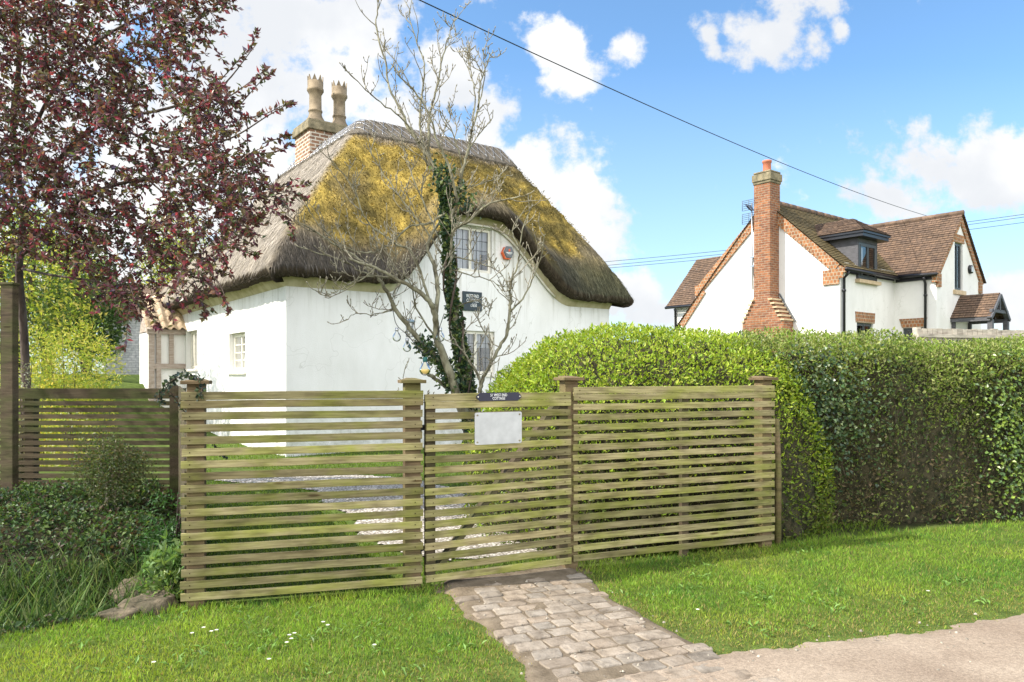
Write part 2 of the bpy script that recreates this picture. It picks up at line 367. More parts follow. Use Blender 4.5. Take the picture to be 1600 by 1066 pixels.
M['mossy_tile'] = brick_mat('mossy_clay_tile', (.20, .15, .07), (.14, .115, .06), (.05, .04, .025), .165, .11, .006, .85, 'uv', .6)
M['verge'] = brick_mat('verge_brick', (.42, .18, .075), (.26, .11, .055), (.40, .33, .24), .11, .11, .012)
M['pantile'] = noisy('pantile', (.42, .30, .19), (.66, .52, .36), 4, .8, .3, .01)
M['dark_paint'] = flat('black_gutter', (.018, .018, .022), .35)
M['dark_frame'] = flat('grey_frame', (.06, .07, .075), .4)
M['grey_board'] = noisy('dark_weatherboard', (.05, .05, .055), (.10, .10, .11), 6, .6, .3, .01, (1, 1, 12))
M['sill'] = noisy('sandstone_sill', (.42, .32, .2), (.55, .43, .28), 8, .85, .2)
M['metal'] = flat('aluminium', (.45, .46, .48), .35, .5, .9)
M['orange'] = flat('orange_plastic', (.75, .13, .03), .4)
M['alarm'] = flat('alarm_grey', (.14, .15, .17), .35)
M['cable'] = flat('cable_black', (.015, .018, .017), .6)
# ------------------------------------------------------------------ terrain
A = Vector((-1.987, 4.42, 0)); B = Vector((-.587, 4.82, 0)); Cg = Vector((.427, 5.335, 0)); D = Vector((2.143, 6.04, 0))
RB = Vector((-3.38, 7.5, 0))                      # far end of the return fence
def nb_(x, y): return (x - .43) * -.36 + (y - 5.3) * .93
def fence_y(x): return np.interp(x, [-9, -1.987, -.587, .427, 2.143, 2.9, 4.83, 9], [4.42, 4.42, 4.82, 5.335, 6.04, 6.4, 6.95, 8.2])
def ditch_q(x, y): return (x + 2.0) * -.62 + (y - 4.5) * .78
def side_s(x, y): return (x + 1.987) * -.914 + (y - 4.42) * -.408
def gz(x, y):
    x = np.asarray(x, float); y = np.asarray(y, float); nb = nb_(x, y)
    base = .07 * sst(.3, 6.0, nb) + .35 * sst(9, 18, nb) + 1.0 * sst(9, 15, nb) * (1 - sst(-8.5, -6.5, x + .25 * (y - 14))) + .012 * np.sin(x * 1.7 + .4) * np.sin(y * 2.1)
    q = ditch_q(x, y); s = side_s(x, y)
    bank = -.17 * sst(.02, .45, q) * (1 - sst(.6, 1.5, q)) + .27 * sst(.9, 3.0, q) + .03 * (n2d(x, y, 2.6, 5) - .5) * sst(.3, .8, q)
    w = sst(.02, .28, s) * sst(-.02, .12, q) * (1 - sst(7.7, 9.5, y))
    return base * (1 - w) + bank * w
def ground_at(px, py):
    Y = 5.0
    for _ in range(40):
        X = (px - 800) / F * Y; z = float(gz(X, Y)); Y = Y * .5 + .5 * (CZ - z) * F / (py - HY)
    X = (px - 800) / F * Y; return (X, Y)
def zc(x, y): return float(gz(x, y))

xs = np.unique(np.round(np.concatenate([np.arange(-9, 9.01, .1), np.array([-600, -200, -80, -40, -25, -18, -14, -11, 11, 14, 18, 25, 32, 40, 60, 100, 200, 600])]), 3))
ys = np.unique(np.round(np.concatenate([np.arange(-2, 15.01, .1), np.array([-200, -60, -20, -8, -4, 16, 18, 20, 23, 27, 32, 40, 60, 100, 200, 900])]), 3))
gx, gy = np.meshgrid(xs, ys); V = np.stack([gx, gy, gz(gx, gy)], 2).reshape(-1, 3)
ni, nj = len(xs), len(ys); idx = np.arange(ni * nj).reshape(nj, ni)
Q = np.stack([idx[:-1, :-1], idx[:-1, 1:], idx[1:, 1:], idx[1:, :-1]], 2).reshape(-1, 4)
lawn_c = np.array([.085, .125, .028]); soil_c = np.array([.034, .034, .018])
bk = (sst(0, .2, ditch_q(V[:, 0], V[:, 1])) * sst(0, .2, side_s(V[:, 0], V[:, 1])) * (1 - sst(7.6, 8.0, V[:, 1])))[:, None]
edge = sst(.0, .35, V[:, 1] - fence_y(V[:, 0])) * (1 - sst(.5, 1.6, V[:, 1] - fence_y(V[:, 0])))
hedge_floor = (edge * (V[:, 0] > .4))[:, None]
bk = np.maximum(bk, hedge_floor)
cols = lawn_c * (1 - bk) + soil_c * bk
m, nt, p = principled('ground_soil_and_turf', .95, .1); v = coords(nt); n = noise(nt, v, 7, 8, .65)
nt.links.new(mul(nt, attr(nt), ramp(nt, n, [(.3, (.55, .55, .55)), (.7, (1.35, 1.3, 1.2))])), p.inputs['Base Color']); bump(nt, p, noise(nt, v, 40, 6), .8, .03)
g = np_mesh('ground', V, Q, cols, m, smooth=True); tag(g, kind='structure')

# lane, gravel and path outlines ------------------------------------------------
def lane_d(x, y):      # >0 on the lane
    wob = .06 * (n2d(x, y, 1.3, 8) - .5) * 2 + .035 * (n2d(x, y, 7, 9) - .5) * 2 + .03 * (n2d(x, y, 23, 19) - .5) * 2
    return ((np.asarray(x) - .62) * .327 - (np.asarray(y) - 3.40) * .945) + wob + .12
def sheet(name, xr, yr, step, keep, off, m, col=(1, 1, 1), zf=None):
    xs = np.arange(xr[0], xr[1], step); ys = np.arange(yr[0], yr[1], step); gx, gy = np.meshgrid(xs, ys)
    z = gz(gx, gy) + off if zf is None else zf(gx, gy)
    V = np.stack([gx, gy, z], 2).reshape(-1, 3); ni, nj = len(xs), len(ys); idx = np.arange(ni * nj).reshape(nj, ni)
    Q = np.stack([idx[:-1, :-1], idx[:-1, 1:], idx[1:, 1:], idx[1:, :-1]], 2).reshape(-1, 4)
    k = keep(gx, gy).ravel(); Q = Q[k[Q].all(1)]; used = np.unique(Q); mp = np.full(len(V), -1); mp[used] = np.arange(len(used))
    return np_mesh(name, V[used], mp[Q], np.tile(col, (len(used), 1)), m, smooth=True)
m, nt, p = principled('gritty_lane', .95, .15); v = coords(nt); L = nt.links.new
n = noise(nt, v, 1.6, 6); n2 = noise(nt, v, 55, 4, .7)
c = ramp(nt, n, [(.3, (.25, .195, .15)), (.7, (.375, .31, .245))]); c = mul(nt, c, ramp(nt, n2, [(.3, (.68, .67, .66)), (.65, (1.1, 1.1, 1.1))]))
vo = nd(nt, 'ShaderNodeTexVoronoi'); vo.inputs['Scale'].default_value = 130; L(v, vo.inputs['Vector'])
c = mul(nt, c, ramp(nt, vo.outputs['Distance'], [(.1, (1.12, 1.1, 1.05)), (.6, (.85, .84, .82))]))
L(c, p.inputs['Base Color']); bump(nt, p, n2, .55, .008); M['lane'] = m
def lane_z(x, y): return gz(x, y) - .020 + .040 * sst(-.12, .14, lane_d(x, y)) + .006 * n2d(x, y, 1.3, 3)
near = sheet('lane', (-6, 9), (-1.5, 6.2), .025, lambda x, y: lane_d(x, y) > -.22, 0, M['lane'], zf=lane_z); tag(near, kind='structure')

gp = [ground_at(*q) for q in [(690, 880), (888, 866), (960, 852), (900, 832), (850, 815), (800, 782), (730, 766), (640, 748), (480, 738), (330, 730), (330, 752), (480, 768), (545, 818), (590, 862)]]
def in_poly(x, y, poly):
    x = np.asarray(x, float); y = np.asarray(y, float); c = np.zeros(x.shape, bool); j = len(poly) - 1
    for i in range(len(poly)):
        xi, yi = poly[i]; xj, yj = poly[j]
        if yi != yj: c ^= ((yi > y) != (yj > y)) & (x < (xj - xi) * (y - yi) / (yj - yi) + xi)
        j = i
    return c
m, nt, p = principled('pale_gravel', .9, .2); v = coords(nt); L = nt.links.new
vo = nd(nt, 'ShaderNodeTexVoronoi'); vo.inputs['Scale'].default_value = 38; L(v, vo.inputs['Vector'])
c = ramp(nt, vo.outputs['Color'], [(.0, (.36, .33, .29)), (.5, (.57, .53, .48)), (1, (.74, .71, .66))])
c = mul(nt, c, ramp(nt, vo.outputs['Distance'], [(.25, (1, 1, 1)), (.6, (.35, .33, .3))])); L(c, p.inputs['Base Color']); bump(nt, p, vo.outputs['Distance'], -.8, .02); M['gravel'] = m
gr = sheet('gravel_path', (-5.5, 2.4), (4.9, 10), .06, lambda x, y: in_poly(x + .06 * np.sin(y * 5), y, gp) & (y > fence_y(x) + .04), .012, M['gravel']); tag(gr, kind='structure')

PL = [(-.60, 4.86), (-.43, 4.98), (-.25, 4.3), (.045, 3.75), (.10, 3.395), (.16, 3.0)]
PR = [(.44, 5.34), (.50, 5.2), (.64, 4.6), (.89, 3.93), (1.06, 3.6), (1.3, 3.2)]
def path_lr(y):
    l = np.interp(-np.asarray(y), [-p[1] for p in PL[1:]], [p[0] for p in PL[1:]]); r = np.interp(-np.asarray(y), [-p[1] for p in PR], [p[0] for p in PR]); return l, r
def path_in(x, y, mgn=0.0):
    x = np.asarray(x, float); y = np.asarray(y, float); l, r = path_lr(y)
    w = .05 * (n2d(x, y, 7, 4) - .5) * 2
    return (x > l - mgn + w) & (x < r + mgn + w) & (y < fence_y(x) + .1)
# earth bed under the setts
m, nt, p = principled('path_earth', .95, .1); v = coords(nt); n = noise(nt, v, 9, 7, .65)
nt.links.new(ramp(nt, n, [(.3, (.09, .07, .048)), (.7, (.20, .162, .118))]), p.inputs['Base Color']); bump(nt, p, noise(nt, v, 60, 5), .7, .012); M['earth'] = m
def bed_e(x, y): l, r = path_lr(y); return np.minimum(x - l, r - x) + .07 * (n2d(x, y, 7, 4) - .5) + .03 * (n2d(x, y, 19, 6) - .5)
def bed_z(x, y): return gz(x, y) - .016 + .029 * sst(-.07, .035, bed_e(x, y)) + .014 * sst(-.30, -.06, y - fence_y(x)) + .006 * n2d(x, y, 6, 2)
bed = sheet('path_bed', (-1.2, 1.8), (2.9, 6.0), .018, lambda x, y: path_in(x, y, .14) & (lane_d(x, y) < .25), 0, M['earth'], zf=bed_z); tag(bed, kind='structure')
def build_setts():
    mb = MB(); up = Vector((.93, .36, 0)).normalized()
    random.seed(3)
    ax = Vector((.40, -.915, 0)).normalized()           # down the path
    o = Vector((-.03, 5.28, 0)); v = .0; row = 0
    while v < 2.35:
        dv = random.uniform(.10, .13); c = o + ax * (v + dv / 2); u = -.75 + random.uniform(0, .1)
        sag = .05
        while u < .95:
            du = random.uniform(.105, .18); pc = c + up * (u + du / 2) + Vector((0, -.10 * ((u) ** 2), 0))
            l, r = path_lr(pc.y); jit = random.uniform(-.03, .05)
            if pc.x - du * .42 > l - jit and pc.x + du * .42 < r + jit and pc.y > 2.95 and pc.y < fence_y(pc.x) - .02 and random.random() > .03:
                hw, hl = du / 2 - .0045, dv / 2 - .005; rt = random.uniform(-.07, .07); tone = random.uniform(.68, 1.02); warm = random.uniform(-.02, .05)
                e1 = Vector((up.x * math.cos(rt) - up.y * math.sin(rt), up.x * math.sin(rt) + up.y * math.cos(rt), 0)); e2 = Vector((-e1.y, e1.x, 0))
                z0 = zc(pc.x, pc.y) + .0205 + random.uniform(-.004, .005); tx, ty = random.uniform(-.02, .02), random.uniform(-.02, .02)
                rim = []; K = 16
                sk = random.uniform(-.12, .12)
                for (cx_, cy_) in ((.86, -1), (1, -.84), (1, -.3), (1, .3), (1, .84), (.86, 1), (.3, 1), (-.3, 1), (-.86, 1), (-1, .84), (-1, .3), (-1, -.3), (-1, -.84), (-.86, -1), (-.3, -1), (.3, -1)):
                    rim.append((cx_ * hw * random.uniform(.93, 1.03) + sk * cy_ * hl, cy_ * hl * random.uniform(.92, 1.03)))
                vs = []; fs = []
                for (s, dz) in ((1.0, -.06), (1.0, -.005), (.95, .000), (.55, .002)):
                    for (x, y) in rim:
                        pt = pc + e1 * x * s + e2 * y * s; vs.append((pt.x, pt.y, z0 + dz + tx * x + ty * y + (random.uniform(-.0025, .0025) if dz > 0 else 0)))
                for t in range(3):
                    for k in range(K): fs.append((t * K + k, t * K + (k + 1) % K, (t + 1) * K + (k + 1) % K, (t + 1) * K + k))
                fs.append(tuple(range(3 * K, 4 * K)))
                mb.faces(vs, fs, (tone + warm, tone, tone - warm), smooth=False)
            u += du
        v += dv
    m, nt, p = principled('worn_setts', .85, .25); v = coords(nt); n = noise(nt, v, 11, 7, .65)
    c = ramp(nt, n, [(.28, (.13, .105, .08)), (.5, (.265, .225, .18)), (.75, (.355, .31, .26))]); nt.links.new(mul(nt, c, attr(nt)), p.inputs['Base Color']); bump(nt, p, noise(nt, v, 45, 6, .7), .7, .01)
    return mb.build('path', m)
tag(build_setts(), kind='structure')

# ------------------------------------------------------------------ front fence and gate
def ang(p, q): return math.atan2(q.y - p.y, q.x - p.x)
def slat_rows(mb, x0, x1, ztop, n, pitch, seed, over=0):
    rs = random.Random(seed); z = ztop
    rows = [(ztop, .05), (ztop - .052, .047)] + [(ztop - .052 - pitch * (k + 1), .047) for k in range(n)]
    for (zt, h) in rows:
        t = rs.uniform(.62, 1.2); gr = rs.uniform(-.05, .06); col = (t - gr * .4, t, t - abs(gr) * .6)
        K = 7; ph = rs.uniform(0, 6); am = rs.uniform(.0005, .0022); tl = rs.uniform(-.004, .004); yo = rs.uniform(-.002, .002); vs = []; fs = []
        ex0 = x0 + rs.uniform(-.006, .006); ex1 = x1 + rs.uniform(-.006, .006)
        for k in range(K + 1):
            x = ex0 + (ex1 - ex0) * k / K; dz = am * math.sin(ph + k * 1.1) + tl * (k / K - .5)
            e = .0025
            for (y, zz) in ((-.02 + e, zt), (0, zt - e), (0, zt - h + e), (-.02 + e, zt - h), (-.02, zt - h + e), (-.02, zt - e)):
                vs.append((x, y + yo, zz + dz))
        for k in range(K):
            for j in range(6): fs.append((k * 6 + j, k * 6 + (j + 1) % 6, (k + 1) * 6 + (j + 1) % 6, (k + 1) * 6 + j))
        fs += [tuple(range(5, -1, -1)), tuple(range(K * 6, K * 6 + 6))]
        mb.faces(vs, fs, col)
        for xn in (x0 + .05, x1 - .05):    # nail heads
            mb.box((xn - .003, -.0225, zt - h / 2 - .003), (xn + .003, -.019, zt - h / 2 + .003), (.15, .12, .1))
    return rows[-1][0] - .045
def post(parent, x0, w, zb, zt, y0=.002, depth=.1, capw=.03, cap=True):
    mb = MB(); mb.box((x0, y0, zb), (x0 + w, y0 + depth, zt)); o = mb.build('post', M['post_wood'], parent, bevel=.004)
    if cap:
        cb = MB(); cb.box((x0 - capw, y0 - .045, zt), (x0 + w + capw, y0 + depth + .035, zt + .022)); cb.prism([(x0 - capw + .015, y0 - .03, zt + .022), (x0 + w + capw - .015, y0 - .03, zt + .022), (x0 + w / 2 + .02, y0 + depth / 2, zt + .034), (x0 + w / 2 - .02, y0 + depth / 2, zt + .034)], (0, depth + .03, 0))
        cb.build('post_cap', M['post_wood'], o, bevel=.003)
    return o
def build_front_fence():
    L1 = (B - A).length; a = ang(A, B)
    t = thing('slatted_fence', 'weathered greenish slatted fence panel left of the gate, in front of the white corner', 'fence', A, a, 'slatted fence panels along the verge')
    mb = MB(); slat_rows(mb, 0, L1, 1.315, 16, .0725, 1); mb.build('slat_panel', M['fence_wood'], t)
    post(t, .03, .10, -.15, 1.36); post(t, L1 - .115, .105, -.15, 1.362)
    L3 = (D - Cg).length; a = ang(Cg, D)
    t = thing('slatted_fence', 'weathered greenish slatted fence panel right of the gate, in front of the rounded hedge', 'fence', Cg, a, 'slatted fence panels along the verge')
    mb = MB(); slat_rows(mb, .012, L3, 1.328, 16, .0728, 2); mb.build('slat_panel', M['fence_wood'], t)
    post(t, -.045, .105, -.15, 1.375); post(t, L3 - .11, .10, -.15, 1.372)
    mb = MB(); mb.box((L3 * .52, .003, .0), (L3 * .52 + .06, .045, 1.27)); mb.build('batten', M['dark_wood'], t)
    # gate
    G0 = B + (Cg - B).normalized() * .018; L2 = (Cg - B).length - .03; a = ang(B, Cg)
    t = thing('garden_gate', 'slatted timber garden gate carrying the two signs, at the head of the stone path', 'gate', G0, a)
    mb = MB(); slat_rows(mb, 0, L2, 1.292, 16, .0712, 5); mb.build('slat_panel', M['fence_wood'], t)
    for xa, xb in ((.01, .075), (L2 - .085, L2 - .012)): mb = MB(); mb.box((xa, .002, .09), (xb, .047, 1.285)); mb.build('gate_upright', M['dark_wood'], t, bevel=.003)
    mb = MB(); mb.bar((.09, .027, .13), (L2 - .1, .027, 1.2), .04, .075, up=(0, 1, 0)); mb.build('brace', M['dark_wood'], t, bevel=.003)
    for z in (.25, 1.05): mb = MB(); mb.box((-.02, .05, z), (.25, .056, z + .035)); mb.tube([(-.012, .056, z - .03), (-.012, .056, z + .065)], .01, 8); mb.build('hinge', M['dark_paint'], t)
    return G0, a, L2
G0, GA, GL = build_front_fence()
def text_mesh(s, size, ext=.0012):
    cu = bpy.data.curves.new('t', 'FONT'); cu.body = s; cu.size = size; cu.align_x = 'CENTER'; cu.align_y = 'CENTER'; cu.extrude = ext; cu.resolution_u = 3
    o = bpy.data.objects.new('t', cu); C.objects.link(o); bpy.context.view_layer.update()
    me = bpy.data.meshes.new_from_object(o.evaluated_get(bpy.context.evaluated_depsgraph_get())); bpy.data.objects.remove(o); bpy.data.curves.remove(cu); return me
def add_text(s, size, loc, parent, m, bold=0, xs=1.0, tilt=0):
    me = text_mesh(s, size); me.materials.clear(); me.materials.append(m); o = bpy.data.objects.new('lettering', me); C.objects.link(o); o.parent = parent
    o.rotation_euler = (R(90), tilt, 0); o.location = loc; o.scale = (xs, 1, 1); return o
def gate_pt(px, py):         # point on the front face of the gate slats
    d = Vector(((px - 800) / F, 1, (HY - py) / F)); n = Vector((math.sin(GA), -math.cos(GA), 0)); o = G0 - Vector((0, 0, 0)) + n * .021
    tt = n.dot(o) / n.dot(d); return Vector((0, 0, CZ)) + d * tt
def gate_signs():
    c = (gate_pt(744, 620.5) + gate_pt(814, 619.5)) / 2; w = (gate_pt(814, 619) - gate_pt(744, 620)).length / 2
    t = thing('name_plate', 'small dark navy name plate with clipped corners reading 51 West End Cottage', 'sign', c, GA); h = .0285
    mb = MB(); mb.prism([(-w, -.001, -.006), (-w, -.001, .006), (-w + .026, -.001, h), (w - .026, -.001, h), (w, -.001, .006), (w, -.001, -.006), (w - .026, -.001, -h), (-w + .026, -.001, -h)], (0, -.005, 0)); mb.build('plate', M['navy'], t)
    add_text('51 WEST END', .0265, (-.004, -.0072, .0105), t, M['lettering'], xs=.78); add_text('COTTAGE', .0265, (-.004, -.0072, -.0125), t, M['lettering'], xs=.78)
    for s in (-1, 1):
        mb = MB(); mb.tube([(s * (w - .012), -.006, 0), (s * (w - .012), -.009, 0)], .0045, 10); mb.build('screw', M['white_paint'], t)
    p0, p1, p2 = gate_pt(742, 696), gate_pt(815, 691), gate_pt(742, 645)
    c = (gate_pt(742, 645) + gate_pt(814, 692)) / 2; w = (gate_pt(815, 670) - gate_pt(742, 670)).length / 2; h = .5 * abs(gate_pt(742, 645).z - gate_pt(742, 695.5).z)
    t = thing('notice_board', 'blank white rectangular board screwed to the front of the gate', 'board', c, GA)
    mb = MB(); pts = []; r = .012
    for cx, cz, a0 in ((w - r, h - r, 0), (-w + r, h - r, 90), (-w + r, -h + r, 180), (w - r, -h + r, 270)):
        for k in range(4): pts.append((cx + r * math.cos(R(a0 + k * 30)), -.001, cz + r * math.sin(R(a0 + k * 30))))
    mb.prism(pts[::-1], (0, -.006, 0)); mb.build('panel', M['board'], t)
    for sx in (-1, 1):
        for sz in (-1, 1):
            mb = MB(); mb.tube([(sx * (w - .018), -.006, sz * (h - .018)), (sx * (w - .018), -.010, sz * (h - .018))], .006, 10); mb.build('screw', M['screw'], t)
gate_signs()

# left fences on the bank ---------------------------------------------------------
def build_left_fence():
    x0, x1, y = -6.9, -3.4, 7.5
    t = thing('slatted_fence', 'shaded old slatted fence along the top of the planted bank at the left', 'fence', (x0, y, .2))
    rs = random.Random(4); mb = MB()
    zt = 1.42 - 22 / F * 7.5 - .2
    z = zt
    for k in range(15):
        h = .105 if k == 0 else .045; t_ = rs.uniform(.7, 1.1)
        mb.box((0, -.02 + rs.uniform(-.002, .002), z - h), (x1 - x0, 0, z), (t_, t_, t_ * .95)); z -= h + (.022 if k else .024)
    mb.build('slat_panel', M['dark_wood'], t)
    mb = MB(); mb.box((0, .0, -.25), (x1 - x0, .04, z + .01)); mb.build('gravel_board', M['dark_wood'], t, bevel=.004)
    for px in (1.93, .2, x1 - x0 - .05):
        mb = MB(); mb.box((px, .002, -.35), (px + .09, .092, zt + .0)); mb.build('post', M['dark_wood'], t)
    # return panel from the left-hand post of the verge fence
    a0 = A + Vector((-.02, .14, 0)); a1 = RB; L = (a1 - a0).length
    t = thing('slatted_fence', 'narrow edge-on slatted fence running back from the corner post to the bank fence', 'fence', a0, ang(a0, a1))
    mb = MB(); z = 1.30
    for k in range(17):
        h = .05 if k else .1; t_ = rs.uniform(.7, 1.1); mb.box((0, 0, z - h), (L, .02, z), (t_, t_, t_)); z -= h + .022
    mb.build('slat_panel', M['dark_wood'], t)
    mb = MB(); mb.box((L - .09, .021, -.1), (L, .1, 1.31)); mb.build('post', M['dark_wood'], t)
    # tall post
    p = at(15, 600, 6.95)
    t = thing('timber_post', 'tall square timber post rising above the bank fence beneath the plum tree', 'post', (p.x, p.y, .1))
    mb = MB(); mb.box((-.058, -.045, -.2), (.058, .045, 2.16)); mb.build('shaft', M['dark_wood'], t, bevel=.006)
    mb = MB(); mb.box((-.066, -.055, 2.16), (.066, .055, 2.185)); mb.build('post_cap', M['dark_wood'], t, bevel=.004)
build_left_fence()
def build_stakes():
    p = D + Vector((.055, .05, 0)); mb = MB(); mb.tube([(p.x, p.y, -.1), (p.x + .005, p.y, .6), (p.x - .008, p.y + .01, 1.05)], [.03, .028, .026], 8)
    tag(mb.build('garden_stake', M['post_wood']), 'short round stake standing against the right end post of the slatted fence', 'stake')
build_stakes()
# ------------------------------------------------------------------ thatched cottage
CO = Vector((-3.684, 12.0, 0)); CA = math.atan2(.593, .805); cu_, su_ = math.cos(CA), math.sin(CA)
cottage = thing('thatched_cottage', 'white limewashed cottage with mossy thatched roof, eyebrow window and two tall chimney pots', 'cottage', CO, CA)
def cot_front(px, py):       # photo pixel -> (u, z) on the front wall
    a = (px - 800) / F; u = (a * CO.y - CO.x) / (cu_ - a * su_); Y = CO.y + su_ * u; return u, CZ + (HY - py) / F * Y
def cot_left(px, py):        # -> (v, z) on the left wall
    a = (px - 800) / F; v = (CO.x - a * CO.y) / (su_ + a * cu_); Y = CO.y + cu_ * v; return v, CZ + (HY - py) / F * Y
UL, VW = 7.25, 9.0
E_C, E_W, E_H = 3.5, 2.6, 1.42
def Eb(u):
    d = np.asarray(u, float) - E_C; return E_H * np.where(d < 0, 1 - sst(.2, 1.75, -d), 1 - sst(.5, E_W, d))
ZE, ZR = 3.30, 6.92
OV = .4
def smin(a, b, k=.35):
    h = np.clip(.5 + .5 * (b - a) / k, 0, 1); return b * (1 - h) + a * h - k * h * (1 - h)
def planes(u, v):
    s = (ZR - ZE) / (2.7 + OV); fade = np.clip(1 - (v + OV) / 3.0, 0, 1) ** 1.3
    front = ZE + s * (v + OV) + Eb(u) * fade; left = ZE + 1.2 * (u + OV) + 0 * v; back = ZE + s * (5.8 - v); right = ZE + 2.55 * (UL + .36 - u)
    wr = ZE + 1.2 * (5.6 - u); wb = ZE + 1.3 * (VW + .4 - v)
    return front, left, back, right, wr, wb
def roof_h(u, v):
    u = np.asarray(u, float); v = np.asarray(v, float); fr, le, ba, ri, wr, wb = planes(u, v)
    main = smin(smin(smin(fr, ri), le), ba); wing = smin(smin(smin(le, wr), wb), fr); h = np.maximum(main, wing)
    de = np.minimum(np.minimum(v + OV, u + OV), UL + .36 - u); h = h - .16 * np.clip(1 - de / .55, 0, 1) ** 2
    return h
def roof_cols(u, v, z):
    """thatch colouring: moss colonises the front slope below the ridge cap; bare grey straw on the left slope"""
    fr, le, ba, ri, wr, wb = planes(u, v); lm = sst(-.15, .25, fr - le)       # 1 where the left slope rules
    n1 = vnoise(np.stack([u * 2.2, v * 3.2, z * .2], 1), 3); n2 = vnoise(np.stack([u * 6, v * 6, z * .3], 1), 9); n3 = vnoise(np.stack([u * 1.1, v * 1.1, z * .2], 1), 17)
    straw = np.array([.23, .19, .14]); grey = np.array([.27, .24, .205]); dark = np.array([.072, .064, .055]); moss = np.array([.325, .24, .062]); olive = np.array([.13, .105, .04])
    m = sst(.05, 1.35, (z - ZE - Eb(u) * .45) + .9 * (n1 - .5)) * (1 - sst(2.75, 3.1, z - ZE + .25 * (n1 - .5))) * (1 - lm) * (1 - .55 * sst(5.6, 7.4, u + (n3 - .5)))
    m = np.clip(m * (.75 + .9 * n1), 0, 1)
    lowd = 1 - sst(.1, .8, z - ZE - Eb(u) * .6 + .3 * (n1 - .5))
    base = straw * (1 - lm[:, None]) + grey * lm[:, None]
    dk = (np.clip(lowd + .35 * sst(4.6, 7, u), 0, 1) * (1 - lm))[:, None]; base = base * (1 - dk) + (dark * (1 - .35 * sst(4.6, 7, u)[:, None]) + np.array([.03, .035, .012]) * sst(4.6, 7, u)[:, None]) * dk
    mw = sst(.25, .75, n2 * .45 + n3 * .3 + vnoise(np.stack([u * 3, z * 7, u * 0], 1), 28) * .25)[:, None]; mc = olive * (1 - mw) + moss * mw
    c = base * (1 - m[:, None]) + mc * m[:, None]
    cs = vnoise(np.stack([u * .8, z * 5.5, u * 0], 1), 27); return c * (.74 + .36 * n2 + .2 * cs)[:, None], m
def build_thatch():
    m, nt, p = principled('thatch', .95, .05); v = coords(nt, (1, 1, 1), 'UV'); L = nt.links.new
    mp = nd(nt, 'ShaderNodeMapping'); mp.inputs['Scale'].default_value = (55, 3.5, 1); L(v, mp.inputs[0]); st = noise(nt, mp.outputs[0], 1.0, 5, .6); n = noise(nt, v, 16, 6, .7)
    c = mul(nt, attr(nt), ramp(nt, st, [(.3, (.55, .55, .55)), (.7, (1.3, 1.28, 1.22))])); c = mul(nt, c, ramp(nt, n, [(.3, (.6, .6, .6)), (.7, (1.3, 1.3, 1.25))]))
    L(c, p.inputs['Base Color'])
    ad = nd(nt, 'ShaderNodeMath', operation='ADD'); L(st, ad.inputs[0]); L(n, ad.inputs[1]); bump(nt, p, ad.outputs[0], .8, .05); M['thatch'] = m
    nu, nv = 270, 300
    us = np.linspace(-OV, UL + .36, nu); vs = np.linspace(-OV, VW + .4, nv); gu, gv = np.meshgrid(us, vs); U, W = gu.ravel(), gv.ravel()
    H = roof_h(U, W); col, mo = roof_cols(U, W, H)
    H = H + .05 * (vnoise(np.stack([U * 2.3, W * 2.3, U * 0], 1), 21) - .5) + (.02 + .07 * mo) * (vnoise(np.stack([U * 8, W * 8, U * 0], 1), 22) - .5) + .03 * (vnoise(np.stack([U * 22, W * 14, U * 0], 1), 23) - .5)
    V = np.stack([U, W, H], 1); idx = np.arange(nu * nv).reshape(nv, nu)
    Q = np.stack([idx[:-1, :-1], idx[:-1, 1:], idx[1:, 1:], idx[1:, :-1]], 2).reshape(-1, 4)
    Q = Q[(H[Q] > ZE - .25).all(1)]
    # thick rounded eaves: lip, underside and run back to the wall head
    extra = [V]; ecol = [col]; base = len(V); quads = [Q]
    def rim(loop, inward):
        nonlocal base
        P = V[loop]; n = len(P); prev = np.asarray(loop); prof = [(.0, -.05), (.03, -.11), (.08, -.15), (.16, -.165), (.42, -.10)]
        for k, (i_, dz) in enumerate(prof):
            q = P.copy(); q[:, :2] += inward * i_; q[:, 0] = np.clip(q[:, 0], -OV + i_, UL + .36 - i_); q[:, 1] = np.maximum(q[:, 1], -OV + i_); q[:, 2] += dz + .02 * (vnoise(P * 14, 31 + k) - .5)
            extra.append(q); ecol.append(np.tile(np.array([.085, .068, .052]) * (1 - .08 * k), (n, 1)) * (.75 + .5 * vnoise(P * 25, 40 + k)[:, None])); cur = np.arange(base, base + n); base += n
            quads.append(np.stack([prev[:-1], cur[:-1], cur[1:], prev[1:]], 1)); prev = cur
    rim(idx[0, :], np.array([0, 1.])); rim(idx[::-1, 0], np.array([1., 0])); rim(idx[:int(nv * 6.1 / 9.8), -1], np.array([-1., 0]))
    VV = np.concatenate(extra); CC = np.concatenate(ecol); QQ = np.concatenate(quads)
    o = np_mesh('thatch', VV, QQ, CC, m, cottage, smooth=True)
    me = o.data; uv = me.uv_layers.new(name='UVMap'); fr, le, *_ = planes(VV[:, 0], VV[:, 1]); isl = le < fr
    uvv = np.where(isl[:, None], VV[:, [1, 0]], VV[:, [0, 1]]); uv.data.foreach_set('uv', uvv[QQ.ravel()].astype(np.float32).ravel())
    # loose straw ends and moss cushions standing off the coat
    n = 36000; u = rng.uniform(-OV, UL + .3, n); w = rng.uniform(-OV, 6.5, n); fr, le, *_ = planes(u, w); k = (le < fr) | (w < 2.7); u, w = u[k], w[k]; n = len(u)
    h = roof_h(u, w); e = .02; gu_ = (roof_h(u + e, w) - h) / e; gv_ = (roof_h(u, w + e) - h) / e
    nrm = unit(np.stack([-gu_, -gv_, np.ones(n)], 1)); dn = unit(np.stack([-gu_, -gv_, -(gu_ ** 2 + gv_ ** 2)], 1)); c, mo = roof_cols(u, w, h)
